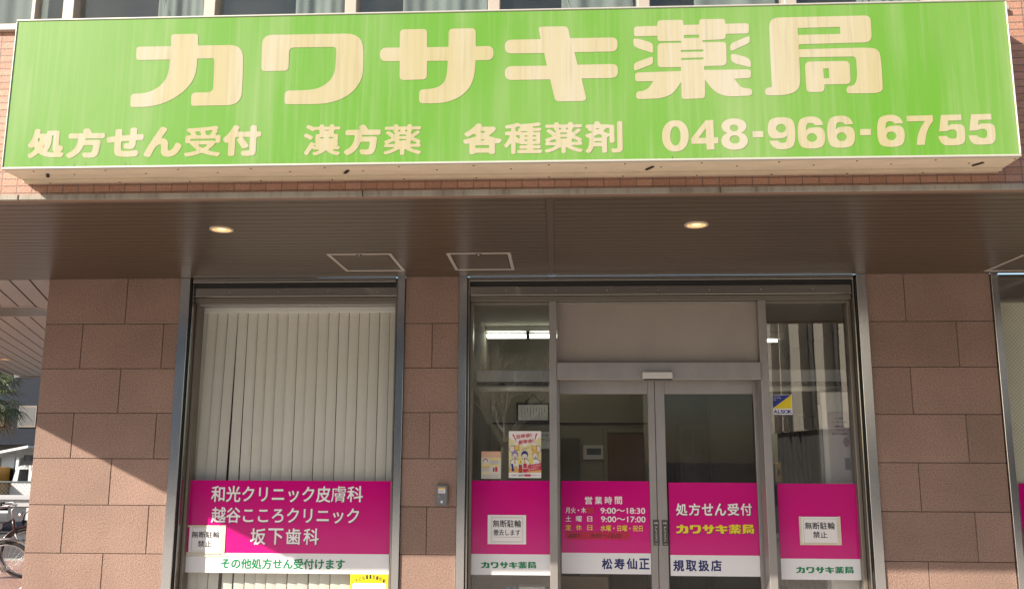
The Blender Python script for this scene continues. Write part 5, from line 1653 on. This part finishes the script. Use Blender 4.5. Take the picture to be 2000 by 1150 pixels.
for xx in (xo - 3.2, xo - 0.6):
    for yy in (ty_, ty_ + 1.3):
        m = MB(); m.ring((xx, yy + 0.1, 0.16), (0, 1, 0), 0.19, 0.09, TY, 28, 8); w_ = m.build('wheel', o)
        m = MB(); m.tube([(xx, yy + 0.04, 0.16), (xx, yy + 0.12, 0.16)], 0.14, RI, 16); m.build('hubcap', w_)

# navy building
ny = 24.0
o = thing('navy_building', 'dark navy clad house with pale windows beyond the side road', 'building', (X(40, 900, ny), ny, 0))
NV = mat('navy_cladding', (0.012, 0.017, 0.028), 0.6, spec=0.2, var=0.1, vscale=1.0, bump=0.25, bscale=4, stretch=(0.1, 1, 12))
xa, xb = -30, -10.0
m = MB(); m.box(xa, xb, ny, ny + 8, zpy(868, ny), 8.5, NV); m.box(xa, xb, ny + 1.5, ny + 8, -0.12, zpy(868, ny) - 0.001, mat('grey_base_wall', (0.22, 0.21, 0.2), 0.8, var=0.1)); m.build('wall', o)
m = MB(); m.box(xa - 0.3, xb + 0.3, ny - 0.3, ny + 8.3, 8.501, 8.75, NV, 0.03); m.build('roof', o)
for a, b_, c, d_ in ((-28, 795, 10, 832), (37, 792, 72, 834), (95, 792, 130, 834)):
    q = rect(a, b_, c, d_, ny)
    m = MB(); m.box(q[0], q[1], ny - 0.05, ny - 0.002, q[2], q[3], ALU_DK); w_ = m.build('window', o)
    m = MB(); m.rc((q[0] + 0.05, q[1] - 0.05, q[2] + 0.06, q[3] - 0.05), ny - 0.055, mat('curtained_pane', (0.11, 0.108, 0.11), 0.45)); m.build('pane', w_)
# carport with sloping white roof
cy_ = 19.5
o = thing('carport', 'white sloping carport roof and panel in front of the navy house', 'carport', (X(20, 890, cy_), cy_, -0.12))
m = MB()
A, Bq = at(-40, 893, cy_), at(62, 873, cy_)
dxy = Bq - A
m.obox((A + Bq) / 2 + Vector((0, 1.0, 0.02)), dxy / 2, (0, 1.2, 0), (0, 0, 0.035), WHITE); m.build('roof', o)
m = MB()
q = rect(3, 885, 28, 912, cy_ + 0.3); m.box(q[0], q[1], cy_ + 0.3, cy_ + 0.36, -0.12, q[3], mat('carport_panel', (0.62, 0.63, 0.63), 0.5), 0.01); m.build('side_panel', o)
for px in (-30, 33):
    xx = X(px, 890, cy_)
    m = MB(); m.box(xx - 0.04, xx + 0.04, cy_ + 0.05, cy_ + 0.13, -0.12, Z(px, 893, cy_), WHITE); m.build('post', o)
q = rect(46, 888, 58, 900, cy_ + 0.6)
m = MB(); m.box(q[0], q[1], cy_ + 0.6, cy_ + 0.9, q[2], q[3], GB, 0.01); m.build('meter_box', o)

# palm tree
py_ = 13.0
PB = at(-22, 775, py_)
o = thing('palm_tree', 'palm tree with drooping fan fronds seen under the passage ceiling', 'palm tree', (PB.x, PB.y, -0.12))
m = MB(); rp_ = random.Random(4)
BARK = mat('palm_bark', (0.14, 0.10, 0.07), 0.95, var=0.25, vscale=6, bump=0.8, bscale=14)
m.tube([(PB.x + 0.05 * math.sin(q * 0.7), PB.y, -0.12 + (PB.z + 0.12) * q / 14) for q in range(15)], [0.22 - 0.005 * q + 0.012 * (q % 2) for q in range(15)], BARK, 14); m.build('trunk', o)
LF = [mat('palm_leaf_a', (0.055, 0.085, 0.03), 0.5), mat('palm_leaf_b', (0.09, 0.12, 0.045), 0.5), mat('palm_leaf_dry', (0.17, 0.14, 0.07), 0.7)]
m = MB()
for fr in range(34):
    az = fr * 2.399; el = R(rp_.uniform(-55, 70))
    dr = Vector((math.cos(az) * math.cos(el), math.sin(az) * math.cos(el), math.sin(el)))
    L = rp_.uniform(0.45, 0.65)
    c0 = PB; c1 = PB + dr * L - Vector((0, 0, 0.05))
    ml = LF[2] if el < R(-35) else LF[rp_.randrange(2)]
    m.tube([c0, c1], 0.012, ml, 5, False)
    sd = dr.cross(Vector((0, 0, 1))).normalized(); upv = sd.cross(dr).normalized()
    for q in range(22):
        aa = R(-110 + 220 * q / 21)
        e = dr * math.cos(aa) + sd * math.sin(aa)
        ln_ = rp_.uniform(0.42, 0.62) * (0.75 + 0.25 * math.cos(aa * 0.6))
        tip = c1 + e * ln_ - Vector((0, 0, 0.22 * ln_)); mid_ = c1 + e * ln_ * 0.55 + upv * 0.02
        pw = (upv.cross(e)).normalized() * 0.016
        m.add([c1, mid_ + pw, tip, mid_ - pw], [(0, 1, 2, 3)], ml)
m.build('crown', o)

# ================================================================== across the street (seen in the reflections)
o = thing('finned_building', 'pale building with vertical fins, mirrored in the pane right of the doors', 'building', (13, -15, 0))
PW_ = mat('pale_render', (0.62, 0.57, 0.47), 0.8, var=0.05); DKP = mat('dark_recess', (0.06, 0.06, 0.06), 0.6)
m = MB(); m.box(6.2, 20, -19, -11.2, 2.3, 8.6, PW_); m.box(6.35, 19.8, -18.8, -11.4, -0.12, 2.299, DKP); m.build('wall', o)
for a, b_ in ((-12.6, -12.25), (-13.05, -12.8), (-14.5, -14.1), (-15.0, -14.75)):
    m = MB(); m.box(6.17, 6.199, a, b_, 2.32, 8.4, DKP); m.build('window', o)
for yy in (-12.7, -14.62, -16.6, -17.6):
    m = MB(); m.box(5.98, 6.198, yy - 0.06, yy + 0.06, 2.3, 8.7, PW_); m.build('fin', o)
m = MB(); m.box(6.0, 20.2, -19.2, -11.0, 8.75, 9.1, DKP); m.build('roof', o)
def block(label, xa, xb, ya, yb2, h, col, floors):
    o = thing('street_building', label, 'building', ((xa + xb) / 2, yb2, -0.12), 'buildings across the street')
    m = MB(); m.box(xa, xb, ya, yb2, -0.12, h, mat('render_%d' % int(h * 10), col, 0.8, var=0.06)); m.build('wall', o)
    m = MB(); m.box(xa - 0.2, xb + 0.2, ya - 0.2, yb2 + 0.2, h + 0.001, h + 0.4, DKP); m.build('roof', o)
    n_ = int((xb - xa) / 2.6)
    for fl in range(floors):
        for i in range(n_):
            cx = xa + (i + 0.5) * (xb - xa) / n_
            z = 1.0 + fl * (h - 0.6) / floors
            m = MB(); m.box(cx - 0.8, cx + 0.8, yb2 + 0.002, yb2 + 0.04, z, z + 1.4, VG); m.build('window', o)
block('long grey building across the street, mirrored in the clinic window', -44, -9.6, -52, -42, 12.9, (0.42, 0.42, 0.42), 4)
block('beige building across the street, mirrored in the doors', -9, 4.6, -54, -40, 12.5, (0.22, 0.20, 0.18), 4)
# bare street tree
o = thing('bare_tree', 'bare winter street tree, mirrored in the pane left of the doors', 'tree', (-1.35, -15.5, -0.12))
TB = mat('pale_bark', (0.58, 0.52, 0.42), 0.9, var=0.2, vscale=5)
m = MB(); m.tube([(-1.35, -15.5, -0.12), (-1.33, -15.48, 0.9), (-1.3, -15.5, 1.9)], [0.13, 0.10, 0.085], TB, 10); m.build('trunk', o)
m = MB(); rt_ = random.Random(8)
def grow(p, dv, L, r, lev):
    q = p + dv * L
    mid_ = (p + q) / 2 + Vector((rt_.uniform(-1, 1), rt_.uniform(-1, 1), rt_.uniform(-1, 1))) * L * 0.06
    m.tube([p, mid_, q], [r, r * 0.85, r * 0.65], TB, 5 if lev > 1 else 8, False)
    if lev >= 5: return
    for k_ in range(3 if lev < 4 else 2):
        nd = (dv + Vector((rt_.uniform(-1, 1), rt_.uniform(-1, 1), rt_.uniform(-0.5, 0.8))) * 0.75).normalized()
        grow(q if k_ else mid_, nd, L * rt_.uniform(0.62, 0.85), r * 0.66, lev + 1)
for k_ in range(3):
    a_ = k_ * 2.1 + 0.4
    grow(Vector((-1.3, -15.5, 1.85)), Vector((math.cos(a_) * 0.5, math.sin(a_) * 0.5, 0.8)).normalized(), 1.0, 0.07, 0)
m.build('crown', o)
